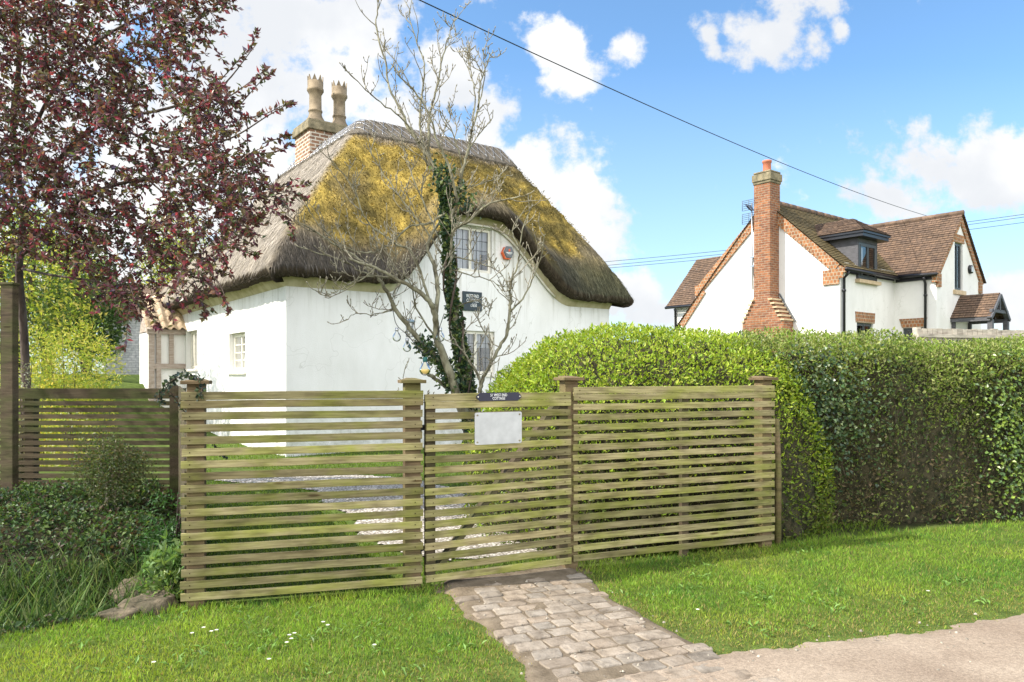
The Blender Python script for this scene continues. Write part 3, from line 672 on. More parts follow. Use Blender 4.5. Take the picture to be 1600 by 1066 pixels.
    ok = (h > ZE - .2); P = np.stack([u, w, h], 1) + nrm * .012
    ms = ok & (mo > .35) & (rng.random(n) < .8); ss = ok & ~ms
    v1, q1, c1 = leaves(P[ss], dn[ss] + nrm[ss] * rng.uniform(0, .07, (ss.sum(), 1)) + rnd_dir(ss.sum()) * .07, nrm[ss] + .3 * rnd_dir(ss.sum()), rng.uniform(.08, .24, ss.sum()), .011, c[ss] * rng.uniform(.7, 1.45, (ss.sum(), 1)))
    v2, q2, c2 = leaves(P[ms] + nrm[ms] * .01, dn[ms] * .5 + nrm[ms] * .7 + rnd_dir(ms.sum()) * .6, rnd_dir(ms.sum()) + nrm[ms], rng.uniform(.025, .06, ms.sum()), rng.uniform(.018, .036, ms.sum()), c[ms] * rng.uniform(.8, 1.3, (ms.sum(), 1)))
    lm, nt2, p2 = principled('straw_ends', .95, .05); nt2.links.new(attr(nt2), p2.inputs['Base Color'])
    np_mesh('straw', np.concatenate([v1, v2]), np.concatenate([q1, q2 + len(v1)]), np.concatenate([c1, c2]), lm, cottage)
    # straw fringe along the eave
    n = 2600; t = rng.random(n); side = rng.random(n) < .5; u = np.where(side, rng.uniform(-OV, UL + .36, n), -OV); w = np.where(side, -OV, rng.uniform(-OV, 7, n)); h = roof_h(u, w)
    out = np.where(side[:, None], np.array([[0, -1., 0]]), np.array([[-1., 0, 0]])); P = np.stack([u, w, h], 1) - out * .05; P[:, 2] -= rng.uniform(.0, .14, n)
    v3, q3, c3 = leaves(P, out * .8 + np.array([0, 0, -.8]) + .3 * rnd_dir(n), rnd_dir(n), rng.uniform(.03, .07, n), .008, np.tile(np.array([.085, .072, .056]), (n, 1)) * rng.uniform(.6, 1.6, (n, 1)))
    np_mesh('straw_fringe', v3, q3, c3, lm, cottage)
    # netted ridge cap: a second, paler coat along both ridges
    nu, nv = 200, 240; us = np.linspace(.9, UL + .1, nu); vs = np.linspace(1.2, VW, nv); gu, gv = np.meshgrid(us, vs); U, W = gu.ravel(), gv.ravel(); H = roof_h(U, W)
    V = np.stack([U, W, H + .055 + .02 * (vnoise(np.stack([U * 7, W * 7, U * 0], 1), 5) - .5)], 1); idx = np.arange(nu * nv).reshape(nv, nu)
    Q = np.stack([idx[:-1, :-1], idx[:-1, 1:], idx[1:, 1:], idx[1:, :-1]], 2).reshape(-1, 4); Q = Q[(H[Q] > ZR - .62).all(1)]
    used = np.unique(Q); mp_ = np.full(len(V), -1); mp_[used] = np.arange(len(used)); c = np.tile(np.array([.17, .15, .128]), (len(used), 1)) * (.7 + .6 * vnoise(V[used] * 18, 6)[:, None])
    o = np_mesh('ridge_cap', V[used], mp_[Q], c, m, cottage, smooth=True); sd = o.modifiers.new('thick', 'SOLIDIFY'); sd.thickness = .07; sd.offset = -1
    uv = o.data.uv_layers.new(name='UVMap'); uv.data.foreach_set('uv', V[used][mp_[Q].ravel()][:, :2].astype(np.float32).ravel())
    # wire netting over the cap
    mb = MB()
    for k in range(26):
        u0 = 1.2 + k * .22
        for sg in (1, -1):
            pts = []
            for j in range(9):
                uu = u0 + sg * j * .05; ww = 2.05 + j * .09; hh = float(roof_h(uu, ww))
                if hh > ZR - .6: pts.append((uu, ww, hh + .075))
            if len(pts) > 2: mb.tube(pts, .0045, 4)
    for k in range(30):
        v0 = 2.6 + k * .2
        for sg in (1, -1):
            pts = []
            for j in range(9):
                ww = v0 + sg * j * .05; uu = 1.95 + j * .09; hh = float(roof_h(uu, ww))
                if hh > ZR - .6: pts.append((uu, ww, hh + .075))
            if len(pts) > 2: mb.tube(pts, .0045, 4)
    mb.build('wire_netting', M['metal'], cottage)
build_thatch()

def wall_sheet(mb, P, n, L, top, openings, zb, depth, step=.18):
    """P(s, z, d) -> point, d metres inward; openings (s0,s1,z0,z1)"""
    br = set(np.round(np.arange(0, L, step), 4)) | {L}
    for o in openings: br |= {o[0], o[1]}
    br = sorted(br)
    for s0, s1 in zip(br[:-1], br[1:]):
        if s1 - s0 < 1e-5: continue
        mid = (s0 + s1) / 2; cuts = sorted((o[2], o[3]) for o in openings if o[0] < mid < o[1]); lo = zb
        for (a, b) in cuts: mb.quad([P(s0, lo, 0), P(s1, lo, 0), P(s1, a, 0), P(s0, a, 0)]); lo = b
        mb.quad([P(s0, lo, 0), P(s1, lo, 0), P(s1, float(top(s1)), 0), P(s0, float(top(s0)), 0)])
    for (s0, s1, z0, z1) in openings:
        for q in (((s0, z0), (s0, z1)), ((s0, z1), (s1, z1)), ((s1, z1), (s1, z0)), ((s1, z0), (s0, z0))):
            (a, b), (c, d) = q; mb.quad([P(a, b, 0), P(c, d, 0), P(c, d, depth), P(a, b, depth)])
def window(parent, P, s0, s1, z0, z1, inset, ncase, cols, rows, fm, fw=.045, bars=True, curtain=None, barm='lead', sill=None, sm=None, name='window', bar_w=.010):
    def bx(mb, a, b, d0, d1):
        (x0, y0), (x1, y1) = a, b; vs = [P(x0, y0, d0), P(x1, y0, d0), P(x1, y1, d0), P(x0, y1, d0), P(x0, y0, d1), P(x1, y0, d1), P(x1, y1, d1), P(x0, y1, d1)]
        mb.faces(vs, [(0, 1, 2, 3), (7, 6, 5, 4), (0, 4, 5, 1), (1, 5, 6, 2), (2, 6, 7, 3), (3, 7, 4, 0)])
    mb = MB(); d0, d1 = inset, inset + .05; g = .003
    bx(mb, (s0 + g, z0 + g), (s0 + fw, z1 - g), d0, d1); bx(mb, (s1 - fw, z0 + g), (s1 - g, z1 - g), d0, d1); bx(mb, (s0 + fw, z0 + g), (s1 - fw, z0 + fw), d0, d1); bx(mb, (s0 + fw, z1 - fw), (s1 - fw, z1 - g), d0, d1)
    w = (s1 - s0 - 2 * fw) / ncase; f2 = fw * .5
    for k in range(ncase):
        a = s0 + fw + k * w; b = a + w
        if k: bx(mb, (a - fw * .35, z0 + fw), (a + fw * .35, z1 - fw), d0 + .002, d1)
        bx(mb, (a + f2 * .4, z0 + fw), (a + f2 * 1.4, z1 - fw), d0 - .012, d1 - .01); bx(mb, (b - f2 * 1.4, z0 + fw), (b - f2 * .4, z1 - fw), d0 - .012, d1 - .01)
        bx(mb, (a + f2 * 1.4, z0 + fw), (b - f2 * 1.4, z0 + fw + f2), d0 - .012, d1 - .01); bx(mb, (a + f2 * 1.4, z1 - fw - f2), (b - f2 * 1.4, z1 - fw), d0 - .012, d1 - .01)
    o = mb.build(name, M[fm], parent)
    pb = MB(); gb = MB()
    for k in range(ncase):
        a = s0 + fw + k * w + f2 * 1.4; b = a + w - f2 * 2.8; lo, hi = z0 + fw + f2, z1 - fw - f2
        pb.quad([P(a, lo, d0 + .012), P(b, lo, d0 + .012), P(b, hi, d0 + .012), P(a, hi, d0 + .012)])
        if bars:
            for i in range(1, cols): x = a + (b - a) * i / cols; bx(gb, (x - bar_w / 2, lo), (x + bar_w / 2, hi), d0 + .004, d0 + .010)
            for i in range(1, rows): z = lo + (hi - lo) * i / rows; bx(gb, (a, z - bar_w / 2), (b, z + bar_w / 2), d0 + .003, d0 + .0095)
    pb.build('pane', M['glass'], o)
    if bars and gb.v: gb.build('glazing_bars', M[barm], o)
    rb = MB(); bx(rb, (s0 - .0, z0 - .0), (s1 + .0, z1 + .0), inset + .35, inset + .40); rb.build('room', M['dark_room'], o)
    if curtain:
        cb = MB()
        for (a, b, z_) in curtain:
            K = 14; xa, xb = s0 + (s1 - s0) * a, s0 + (s1 - s0) * b
            for i in range(K):
                xA = xa + (xb - xa) * i / K; xB = xa + (xb - xa) * (i + 1) / K; dd = (i % 2) * .02; de = .02 - dd
                cb.quad([P(xA, z0 + (z1 - z0) * z_, inset + .1 + dd), P(xB, z0 + (z1 - z0) * z_, inset + .1 + de), P(xB, z1, inset + .1 + de), P(xA, z1, inset + .1 + dd)])
        cb.build('curtain', M['curtain'], o)
    if sill:
        sb = MB(); bx(sb, (s0 - sill[0], z0 - sill[1]), (s1 + sill[0], z0 - .002), -sill[2], inset + .02); sb.build('sill', M[sm or fm], o)
    return o
def build_cottage_walls():
    PF = lambda s, z, d: Vector((s, d, z)); PLf = lambda s, z, d: Vector((d, s, z))
    top = lambda u: 2.98 + Eb(u) * .97
    u0, z1 = cot_front(703, 360); u1, z0 = cot_front(769, 428); upper = (u0, u1, z0, float(top(u1)) - .10)
    a0, b1 = cot_front(716, 516); a1, b0 = cot_front(773, 585); lower = (a0, a1, b0, b1)
    mb = MB(); wall_sheet(mb, PF, 0, UL, top, [upper, lower], -.2, .11, .12); mb.build('front_wall', M['white_wall'], cottage)
    v0, y1 = cot_left(383, 519); v1, y0 = cot_left(358, 580); lw1 = (v0, v1, cot_left(370, 581)[1], cot_left(370, 520)[1])
    v2, _ = cot_left(308, 515); v3, _ = cot_left(291, 577); lw2 = (v2, v3, cot_left(299, 577)[1], cot_left(299, 517)[1])
    mb = MB(); wall_sheet(mb, PLf, 0, VW, lambda v: 2.98, [lw1, lw2], -.2, .14, .5)
    mb.quad([(0, VW, -.2), (UL, VW, -.2), (UL, VW, 2.9), (0, VW, 2.9)]); mb.quad([(UL, 0, -.2), (UL, VW, -.2), (UL, VW, 2.9), (UL, 0, 2.9)])
    mb.build('side_wall', M['white_wall'], cottage)
    window(cottage, PF, *upper, .06, 2, 3, 4, 'white_paint', .038, True, [(.03, .49, .0), (.52, .80, .0), (.80, .98, .45)], bar_w=.011)
    window(cottage, PF, *lower, .06, 2, 3, 4, 'white_paint', .038, True, [(.03, .97, .62)], sill=(.03, .05, .03), bar_w=.008)
    window(cottage, PLf, *lw1, .10, 2, 1, 4, 'white_paint', .05, True, None, barm='white_paint', sill=(.05, .05, .05), bar_w=.02)
    window(cottage, PLf, *lw2, .10, 3, 1, 1, 'white_paint', .05, False, [(.0, .3, 0), (.7, 1, 0)], sill=(.05, .05, .05))
    # plaster cove between wall head and thatch
    mb = MB(); K = 90
    for i in range(K):
        ua, ub = -.0 + UL * i / K, UL * (i + 1) / K; za, zb_ = 2.88 + float(Eb(ua)), 2.88 + float(Eb(ub)); prof = [(-.004, -.02), (-.05, .04), (-.15, .18), (-.26, .30)]
        for (d0, h0), (d1, h1) in zip(prof[:-1], prof[1:]):
            mb.quad([(ua if i else ua + d0, d0, za + h0), (ub, d0, zb_ + h0), (ub, d1, zb_ + h1), (ua if i else ua + d1, d1, za + h1)], smooth=True)
    for i in range(30):
        va, vb = VW * i / 30, VW * (i + 1) / 30
        for (d0, h0), (d1, h1) in zip(prof[:-1], prof[1:]):
            mb.quad([(d0, va if i else d0, 2.88 + h0), (d1, va if i else d1, 2.88 + h1), (d1, vb, 2.88 + h1), (d0, vb, 2.88 + h0)], smooth=True)
    mb.build('eaves_cove', M['cove'], cottage)
    # curved timber edge under the eyebrow
    mb = MB(); pts = [(u, -.05, float(2.865 + Eb(u))) for u in np.linspace(E_C - 1.3, E_C + E_W - .45, 34)]
    mb.tube(pts, .022, 5); mb.build('eyebrow_trim', M['white_paint'], cottage)
    # chimney stack, coping and two crowned pots
    mb = MB(); mb.box((2.2, 4.7, 4.5), (3.2, 5.65, 7.13)); ch = mb.build('chimney', M['old_brick'], cottage)
    mb = MB(); mb.box((2.14, 4.64, 7.13), (3.26, 5.71, 7.3)); mb.box((2.165, 4.665, 7.3), (3.235, 5.685, 7.37)); mb.build('coping', M['cap_stone'], ch, bevel=.015)
    for (u, v) in ((2.45, 4.98), (3.06, 5.0)):
        mb = MB(); s = 1.0
        mb.lathe([(.24, 0), (.22, .06), (.17, .14), (.15, .2), (.15, .26), (.165, .27), (.165, .30), (.145, .31), (.14, .68), (.16, .70), (.175, .74), (.195, .76), (.195, .81), (.18, .82), (.185, .98), (.16, .98), (.16, .8), (.05, .79)], (u, v, 7.37), 22)
        for k in range(8):
            a = 2 * math.pi * k / 8; a1 = a + .62; a2 = a + .31; q = lambda t, r, z: (u + r * math.cos(t), v + r * math.sin(t), 7.37 + z)
            mb.faces([q(a, .185, .975), q(a1, .185, .975), q(a2, .187, 1.12), q(a, .162, .975), q(a1, .162, .975), q(a2, .164, 1.12)], [(0, 1, 2), (5, 4, 3), (0, 2, 5, 3), (1, 4, 5, 2), (0, 3, 4, 1)])
        mb.build('chimney_pot', M['pot_stone'], ch)
    # timber-framed porch on the left wall with pantiled roof
    V0 = 6.95; W = .74
    pw = MB(); pw.box((-W, V0 + .05, -.1), (-.0, V0 + 1.5, 2.42)); po = pw.build('porch', M['white_wall'], cottage)
    bm_ = MB()
    bm_.box((-W - .06, V0 - .02, -.1), (-W + .06, V0 + .06, 2.44)); bm_.box((-W + .10, V0 - .02, -.1), (-W + .20, V0 + .06, 2.36)); bm_.box((-.36, V0 - .015, 1.67), (-.26, V0 + .06, 2.36))
    bm_.box((-W + .20, V0 - .025, 1.55), (0, V0 + .06, 1.67)); bm_.box((-W + .06, V0 - .01, 1.55), (-W + .10, V0 + .06, 1.67)); bm_.box((-W - .1, V0 - .04, 2.36), (0, V0 + .06, 2.47)); bm_.build('timber_frame', M['oak'], po)
    rt = MB()
    for r in range(5):
        for c in range(5):
            x0 = -W - .14 + c * .185; y0 = V0 - .16 + r * .21; z0 = 2.46 + r * .165; pr = []
            K = 8
            for lift, yy, zz in ((0, y0, z0), (0, y0 + .27, z0 + .195)):
                for k in range(K + 1): t = k / K; pr.append((x0 + t * .2, yy, zz + .03 * math.sin(t * math.pi * 2 + .3) + .045))
            n = K + 1; vs = pr + [(a, b, c_ - .018) for a, b, c_ in pr]; fs = []
            for k in range(K): fs += [(k, k + 1, n + k + 1, n + k), (2 * n + k, 3 * n + k, 3 * n + k + 1, 2 * n + k + 1), (k, 2 * n + k, 2 * n + k + 1, k + 1)]
            t = random.uniform(.7, 1.15); rt.faces(vs, fs, (t, t, t), smooth=True)
    rt.build('pantile_roof', M['pantile'], po)
    mb = MB(); mb.prism([(-W, V0 + .06, 2.45), (-W, V0 + 1.5, 2.45), (-W, V0 + 1.0, 3.2)], (W, 0, 0)); mb.build('porch_gable', M['oak'], po)
build_cottage_walls()
def cot_pt(u, v, z): return CO + Vector((u * cu_ - v * su_, u * su_ + v * cu_, z))
def build_cottage_signs():
    u0, z1 = cot_front(722, 455); u1, z0 = cot_front(752, 487); w = (u1 - u0) / 2; h = (z1 - z0) / 2; c = cot_pt((u0 + u1) / 2, -.002, (z0 + z1) / 2)
    t = thing('slate_plaque', 'square dark slate plaque lettered West End Cottage c1650 on the white front wall', 'sign', c, CA)
    mb = MB(); mb.box((-w, -.025, -h), (w, 0, h)); mb.build('plate', M['slate'], t, bevel=.004)
    for s, z in (('WEST END', h * .52), ('COTTAGE', h * .06), ('c1650', -h * .42)):
        add_text(s, h * .52, (0 if s[0] != 'c' else w * .12, -.0265, z), t, M['lettering'], xs=.62)
    u, z = cot_front(791, 395); c = cot_pt(u, 0, z); r = .132
    t = thing('alarm_box', 'hexagonal dark grey alarm box with orange-red base below the eyebrow thatch', 'alarm', c, CA)
    hx = lambda r, y, dx=0, dz=0: [(dx + r * math.cos(R(60 * k)), y, dz + r * math.sin(R(60 * k)) * 1.05) for k in range(6)]
    mb = MB(); mb.prism(hx(r, -.002, -.012, -.02), (0, -.07, 0)); mb.build('base', M['orange'], t, bevel=.008)
    mb = MB(); mb.prism(hx(r * .93, -.0745), (0, -.03, 0)); mb.build('cover', M['alarm'], t, bevel=.012)
    mb = MB(); mb.prism(hx(r * .97, -.0725), (0, -.006, 0)); mb.build('rim', M['board'], t)
    mb = MB(); mb.prism([(-.022, -.105, .022), (0, -.105, .0), (.022, -.105, .022), (.02, -.105, .05), (0, -.105, .065), (-.02, -.105, .05)], (0, -.002, 0)); mb.build('emblem', M['orange'], t)
    mb = MB(); mb.box((-.07, -.1075, -.022), (.07, -.105, -.008)); mb.box((-.045, -.1075, -.042), (.045, -.105, -.032)); mb.build('lettering', M['lettering'], t)
build_cottage_signs()
# ------------------------------------------------------------------ neighbouring house
NO = Vector((9.79, 22.0, .3)); NA = math.atan2(.621, .783)
house = thing('rendered_house', 'modern white rendered house with brown tiled roofs, dormer and tall brick end chimney', 'house', NO, NA)
HZ = -NO.z
def tiles(mb, a, b, c, d, pitch=.11, lift=.022, jitter=.006):
    """eave a->b, ridge d->c"""
    a, b, c, d = [Vector(p) + Vector((0, 0, HZ)) for p in (a, b, c, d)]
    n = (b - a).cross(d - a).normalized(); sl = ((d + c) / 2 - (a + b) / 2).length; K = max(2, int(sl / pitch)); du = (b - a).normalized()
    rs = random.Random(int(sl * 1000))
    for k in range(K):
        t0, t1 = k / K, min(1, (k + 1.25) / K); p0, p1 = a.lerp(d, t0), b.lerp(c, t0); q0, q1 = a.lerp(d, t1), b.lerp(c, t1)
        uv = [((p - a).dot(du), t * sl) for p, t in ((p0, t0), (p1, t0), (q1, t1), (q0, t1))]; off = rs.choice((0, .08))
        uv = [(x + off, (k + .02 + (.9 if i > 1 else 0)) * .11) for i, (x, y) in enumerate(uv)]; L = (p1 - p0).length; S = max(1, int(L / .33))
        for s in range(S):
            f0, f1 = s / S, (s + 1) / S; l0 = lift + rs.uniform(-jitter, jitter); tt = rs.uniform(.82, 1.15)
            A0, A1, Q0, Q1 = p0.lerp(p1, f0), p0.lerp(p1, f1), q0.lerp(q1, f0), q0.lerp(q1, f1)
            u0, u1 = uv[0][0] + (uv[1][0] - uv[0][0]) * f0, uv[0][0] + (uv[1][0] - uv[0][0]) * f1
            mb.quad([A0 + n * l0, A1 + n * l0, Q1, Q0], [(u0, uv[0][1]), (u1, uv[0][1]), (u1, uv[2][1]), (u0, uv[2][1])], (tt, tt, tt))
            mb.quad([A0 - n * .01, A1 - n * .01, A1 + n * l0, A0 + n * l0], None, (.5, .5, .5))
def hb(mb, a, b, col=None): mb.box((a[0], a[1], a[2] + HZ), (b[0], b[1], b[2] + HZ), col)
def hp(mb, poly, off, col=None): mb.prism([(x, y, z + HZ) for x, y, z in poly], off, col)
def build_house():
    EZ, RZ, RY, GW = 4.77, 7.06, 2.47, 4.94
    # gable end wall (rendered) and front walls
    mb = MB()
    gable = [(0, 0, 0), (0, 0, 4.66), (0, RY, 6.9), (0, GW, 4.66), (0, 5.95, 3.1), (0, 5.95, 0)]
    hp(mb, gable, (.3, 0, 0)); g = mb.build('gable_wall', M['render'], house)
    mb = MB(); PFh = lambda s, z, d: Vector((s + .3, d, z + HZ))
    w1 = (1.05 - .3, 2.1 - .3, 1.2, 3.02)
    dorm = (1.08 - .3, 2.16 - .3, 4.36, 4.8)
    wall_sheet(mb, PFh, 0, 3.25, lambda s: 4.8, [w1, dorm], 0, .1, .5); mb.build('front_wall', M['render'], house)
    WX, WP, WW = 3.53, 1.30, 3.62
    mb = MB(); PS = lambda s, z, d: Vector((WX + d, -s, z + HZ)); w2 = (.28, .92, 1.2, 2.92)
    wall_sheet(mb, PS, 0, WP, lambda s: 4.72, [w2], 0, .1, .5); mb.build('wing_side_wall', M['render'], house)
    mb = MB(); PW = lambda s, z, d: Vector((WX + s, -WP + d, z + HZ)); w3 = (1.4, 2.05, 4.18, 5.75)
    wall_sheet(mb, PW, 0, WW, lambda s: 4.68 + min(s, WW - s) * 1.09, [w3], 0, .1, WW / 12); mb.build('wing_gable_wall', M['render'], house)
    mb = MB(); hb(mb, (WX + WW - .02, -WP + .01, 0), (WX + WW, 5, 4.7)); hb(mb, (.3, 5.9, 0), (WX + WW, 5.95, 3.1)); mb.build('rear_wall', M['render'], house)
    window(house, PFh, *w1, .06, 2, 1, 1, 'dark_frame', .06, False, [(0, .3, 0)])
    window(house, PS, *w2, .06, 1, 1, 1, 'dark_frame', .06, False, None)
    window(house, PW, *w3, .06, 2, 1, 1, 'dark_frame', .06, False, [(.1, .35, 0), (.8, 1, 0)], sill=(.12, .14, .07), sm='sill')
    # brick lintels
    def lint(name, P, s0, s1, z0, z1, splay):
        mb = MB(); a = [P(s0, z0, -.015), P(s1, z0, -.015), P(s1 + splay, z1, -.015), P(s0 - splay, z1, -.015)]; nrm = P(0, 0, .09) - P(0, 0, 0); mb.prism(a, nrm); mb.build('lintel', M['verge'], house)
    lint('l', PFh, w1[0] - .08, w1[1] + .08, 3.025, 3.35, .03); lint('l', PS, w2[0] - .02, w2[1] + .02, 2.925, 3.22, .09); lint('l', PW, w3[0] - .1, w3[1] + .12, 5.755, 6.02, .0)
    # main roof
    mb = MB(); sl = (RZ - EZ) / RY
    tiles(mb, (-.1, -.16, EZ - .16 * sl), (6.6, -.16, EZ - .16 * sl), (6.6, RY, RZ), (-.1, RY, RZ)); mb.build('roof', M['mossy_tile'], house)
    mb = MB(); tiles(mb, (7.6, 6.2, 3.0), (-.1, 6.2, 3.0), (-.1, RY, RZ), (7.6, RY, RZ)); mb.build('rear_roof', M['roof_tile'], house)
    mb = MB(); pts = [(-.1 + k * .45, RY, RZ + HZ) for k in range(18)]
    for p, q in zip(pts[:-1], pts[1:]): mb.tube([p, q], [.10, .105], 10, (random.uniform(.7, 1.1),) * 3)
    mb.build('ridge_tiles', M['terracotta_dark'], house)
    # wing roof
    RX, WRZ = WX + WW / 2, 6.74; ws = (WRZ - 4.72) / (WW / 2)
    mb = MB(); tiles(mb, (WX - .14, 2.3, 4.72 - .14 * ws), (WX - .14, -WP - .12, 4.72 - .14 * ws), (RX, -WP - .12, WRZ), (RX, 2.3, WRZ)); tiles(mb, (WX + WW + .14, -WP - .12, 4.72 - .14 * ws), (WX + WW + .14, 4, 4.72 - .14 * ws), (RX, 4, WRZ), (RX, -WP - .12, WRZ)); mb.build('wing_roof', M['roof_tile'], house)
    mb = MB()
    for k in range(9):
        mb.tube([(RX, -WP - .12 + k * .42, WRZ + HZ + .0), (RX, -WP + .3 + k * .42, WRZ + HZ)], [.085, .09], 10, (random.uniform(.7, 1.1),) * 3)
    mb.build('ridge_tiles', M['terracotta_dark'], house)
    # brick verges
    mb = MB()
    def verge(x, pa, pb, w, t=.05, dx=-1):
        (ya, za), (yb, zb_) = pa, pb; d = Vector((0, yb - ya, zb_ - za)).normalized(); dn = Vector((0, -d.z, d.y)); dn = dn if dn.z < 0 else -dn
        a, b = Vector((x, ya, za + HZ)), Vector((x, yb, zb_ + HZ)); mb.prism([a, b, b + dn * w, a + dn * w], (dx * t, 0, 0))
    verge(-.002, (-.02, EZ - .06), (RY, RZ - .04), .30); verge(-.004, (GW + .25, 4.5), (RY, RZ - .04), .30); verge(-.006, (5.95, 3.25), (GW + .05, 4.42), .22)
    for y0, y1, z0, z1, t in ((-.0, .5, 4.12, 4.56, .055), (-.12, .0, 4.3, 4.66, .05), (-.2, -.12, 4.45, 4.64, .05), (GW - .02, GW + .32, 4.2, 4.55, .055)): hb(mb, (-t, y0, z0), (.02, y1, z1))
    for k in range(16):         # dentil bricks stepping up the verge
        t = (k + .5) / 16; y = .25 + (RY - .4) * t; z = 4.62 + (RY - .4) * t * sl
        mb.box((-.07, y - .035, z + HZ - .06), (-.05, y + .035, z + HZ + .01))
        t2 = 4.6 - (RY - .4) * (k + .5) / 16 * .95; mb.box((-.07, t2 - .035, 4.75 + (GW - t2) * sl * .98 - .14 + HZ - .09), (-.05, t2 + .035, 4.75 + (GW - t2) * sl * .98 - .14 + HZ - .02))
    mb.build('verge', M['verge'], house)
    mb = MB()
    for sx, x0 in ((1, WX), (-1, WX + WW)):
        d = Vector((sx, 0, ws)).normalized(); dn = Vector((d.z * sx, 0, -abs(d.x))); a = Vector((x0 - sx * .1, -WP - .002, 4.64 + HZ - .1 * ws)); b = Vector((RX, -WP - .002, WRZ - .04 + HZ)); mb.prism([a, b, b + Vector((0, 0, -.3)), a + Vector((sx * .19, 0, -.04))] if 1 else [], (0, -.05, 0))
    hb(mb, (WX, -WP - .055, 4.18), (WX + .26, -WP + .02, 4.6)); hb(mb, (WX - .1, -WP - .05, 4.32), (WX, -WP + .1, 4.6)); hb(mb, (WX + WW - .24, -WP - .055, 4.2), (WX + WW, -WP + .02, 4.6))
    mb.build('wing_verge', M['verge'], house)
    # gutters and downpipes
    mb = MB(); mb.tube([(-.05, -.22, EZ - .22 + HZ), (WX - .14, -.22, EZ - .24 + HZ)], .055, 8); mb.tube([(WX - .2, -.2, 4.58 + HZ), (WX - .2, -WP - .1, 4.56 + HZ)], .055, 8)
    hb(mb, (.3, -.06, EZ - .3), (1.06, -.012, EZ - .16)); hb(mb, (2.18, -.06, EZ - .3), (WX - .1, -.012, EZ - .16)); hb(mb, (WX - .06, -WP + .02, 4.42), (WX - .012, -.08, 4.56)); mb.build('gutter', M['dark_paint'], house)
    for pts in ([(.12, -.22, 4.5), (.12, -.2, 4.42), (.14, -.07, 4.3), (.14, -.07, .2)], [(WX - .2, -1.0, 4.5), (WX - .16, -1.0, 4.42), (WX - .07, -1.0, 4.3), (WX - .07, -1.0, .2)]):
        mb = MB(); mb.tube([(x, y, z + HZ) for x, y, z in pts], .042, 8)
        for z in (3.9, 2.6): x, y, _ = pts[-1]; mb.tube([(x, y, z + HZ), (x, y, z + .06 + HZ)], .058, 8)
        mb.build('downpipe', M['dark_paint'], house)
    # dormer through the eave
    mb = MB(); hb(mb, (1.0, -.06, 4.36), (1.05, 1.0, 5.62)); hb(mb, (2.19, -.06, 4.36), (2.24, 1.0, 5.62)); hb(mb, (1.05, -.06, 5.5), (2.19, .2, 5.62)); dm = mb.build('dormer', M['grey_board'], house)
    PD = lambda s, z, d: Vector((s, d - .06, z + HZ)); window(dm, PD, 1.06, 2.18, 4.38, 5.49, .0, 2, 1, 1, 'dark_frame', .07, False, [(.05, .4, .1)], sill=None)
    mb = MB(); hb(mb, (.95, -.14, 4.24), (2.36, .02, 4.345)); mb.build('sill', M['sill'], dm)
    mb = MB(); hb(mb, (.78, -.32, 5.62), (2.46, 1.2, 5.72)); hb(mb, (.74, -.36, 5.72), (2.5, 1.2, 5.78)); mb.build('fascia', M['dark_paint'], dm)
    mb = MB(); tiles(mb, (.72, -.38, 5.79), (2.52, -.38, 5.79), (1.62, .42, 6.36), (1.62, .42, 6.36)); tiles(mb, (.72, 2.0, 5.79), (.72, -.38, 5.79), (1.62, .42, 6.36), (1.62, 2.0, 6.36)); tiles(mb, (2.52, -.38, 5.79), (2.52, 2.0, 5.79), (1.62, 2.0, 6.36), (1.62, .42, 6.36)); mb.build('dormer_roof', M['roof_tile'], dm)
    # external chimney
    mb = MB(); y0, y1 = 2.0, 2.58
    hb(mb, (-.5, y0, 3.85), (.06, y1, 7.5)); hb(mb, (-.56, 1.5, .0), (.02, 2.97, 3.1))
    mb.faces([(-.56, 1.5, 3.1 + HZ), (.02, 1.5, 3.1 + HZ), (.02, y0, 3.9 + HZ), (-.5, y0, 3.9 + HZ), (-.56, 2.97, 3.1 + HZ), (.02, 2.97, 3.1 + HZ), (.02, y1, 3.9 + HZ), (-.5, y1, 3.9 + HZ)], [(0, 1, 2, 3), (5, 4, 7, 6), (4, 0, 3, 7), (3, 2, 6, 7)])
    ch = mb.build('chimney', M['brick'], house)
    mb = MB(); hb(mb, (-.53, y0 - .03, 7.5), (.09, y1 + .03, 7.58)); hb(mb, (-.555, y0 - .055, 7.58), (.115, y1 + .055, 7.82)); hb(mb, (-.52, y0 - .02, 7.84), (.08, y1 + .02, 7.9)); mb.build('coping', M['cap_stone'], ch, bevel=.02)
    mb = MB(); mb.lathe([(.14, 0), (.13, .1), (.125, .32), (.15, .34), (.15, .40), (.13, .41), (.11, .41), (.11, .2)], (-.22, 2.29, 7.88 + HZ), 16); mb.build('chimney_pot', M['terracotta'], ch)
    mb = MB()
    for k in range(6): t0, t1 = k / 6, (k + 1) / 6; hb(mb, (-.6, 1.46 + .5 * t0, 3.1 + .8 * t0), (.02, 1.52 + .5 * t1, 3.15 + .8 * t0)); hb(mb, (-.6, 2.95 - .39 * t1, 3.1 + .8 * t0), (.02, 3.01 - .39 * t0, 3.15 + .8 * t0))
    mb.build('shoulder_tiles', M['sill'], ch)
    mb = MB(); mb.bar((-.02, 1.4, 3.08 + HZ), (-.02, y0 - .03, 4.0 + HZ), .03, .07, up=(1, 0, 0)); mb.build('flashing', M['lead'], ch)
    # gabled porch canopy on the wing
    cx = WX + 1.85; P0 = -WP; ez, rz, hw, pj = 3.22, 4.02, .80, 1.15
    mb = MB(); tiles(mb, (cx - hw, P0, ez), (cx - hw, P0 - pj, ez), (cx, P0 - pj, rz), (cx, P0, rz)); tiles(mb, (cx + hw, P0 - pj, ez), (cx + hw, P0, ez), (cx, P0, rz), (cx, P0 - pj, rz)); cn = mb.build('porch_canopy', M['roof_tile'], house)
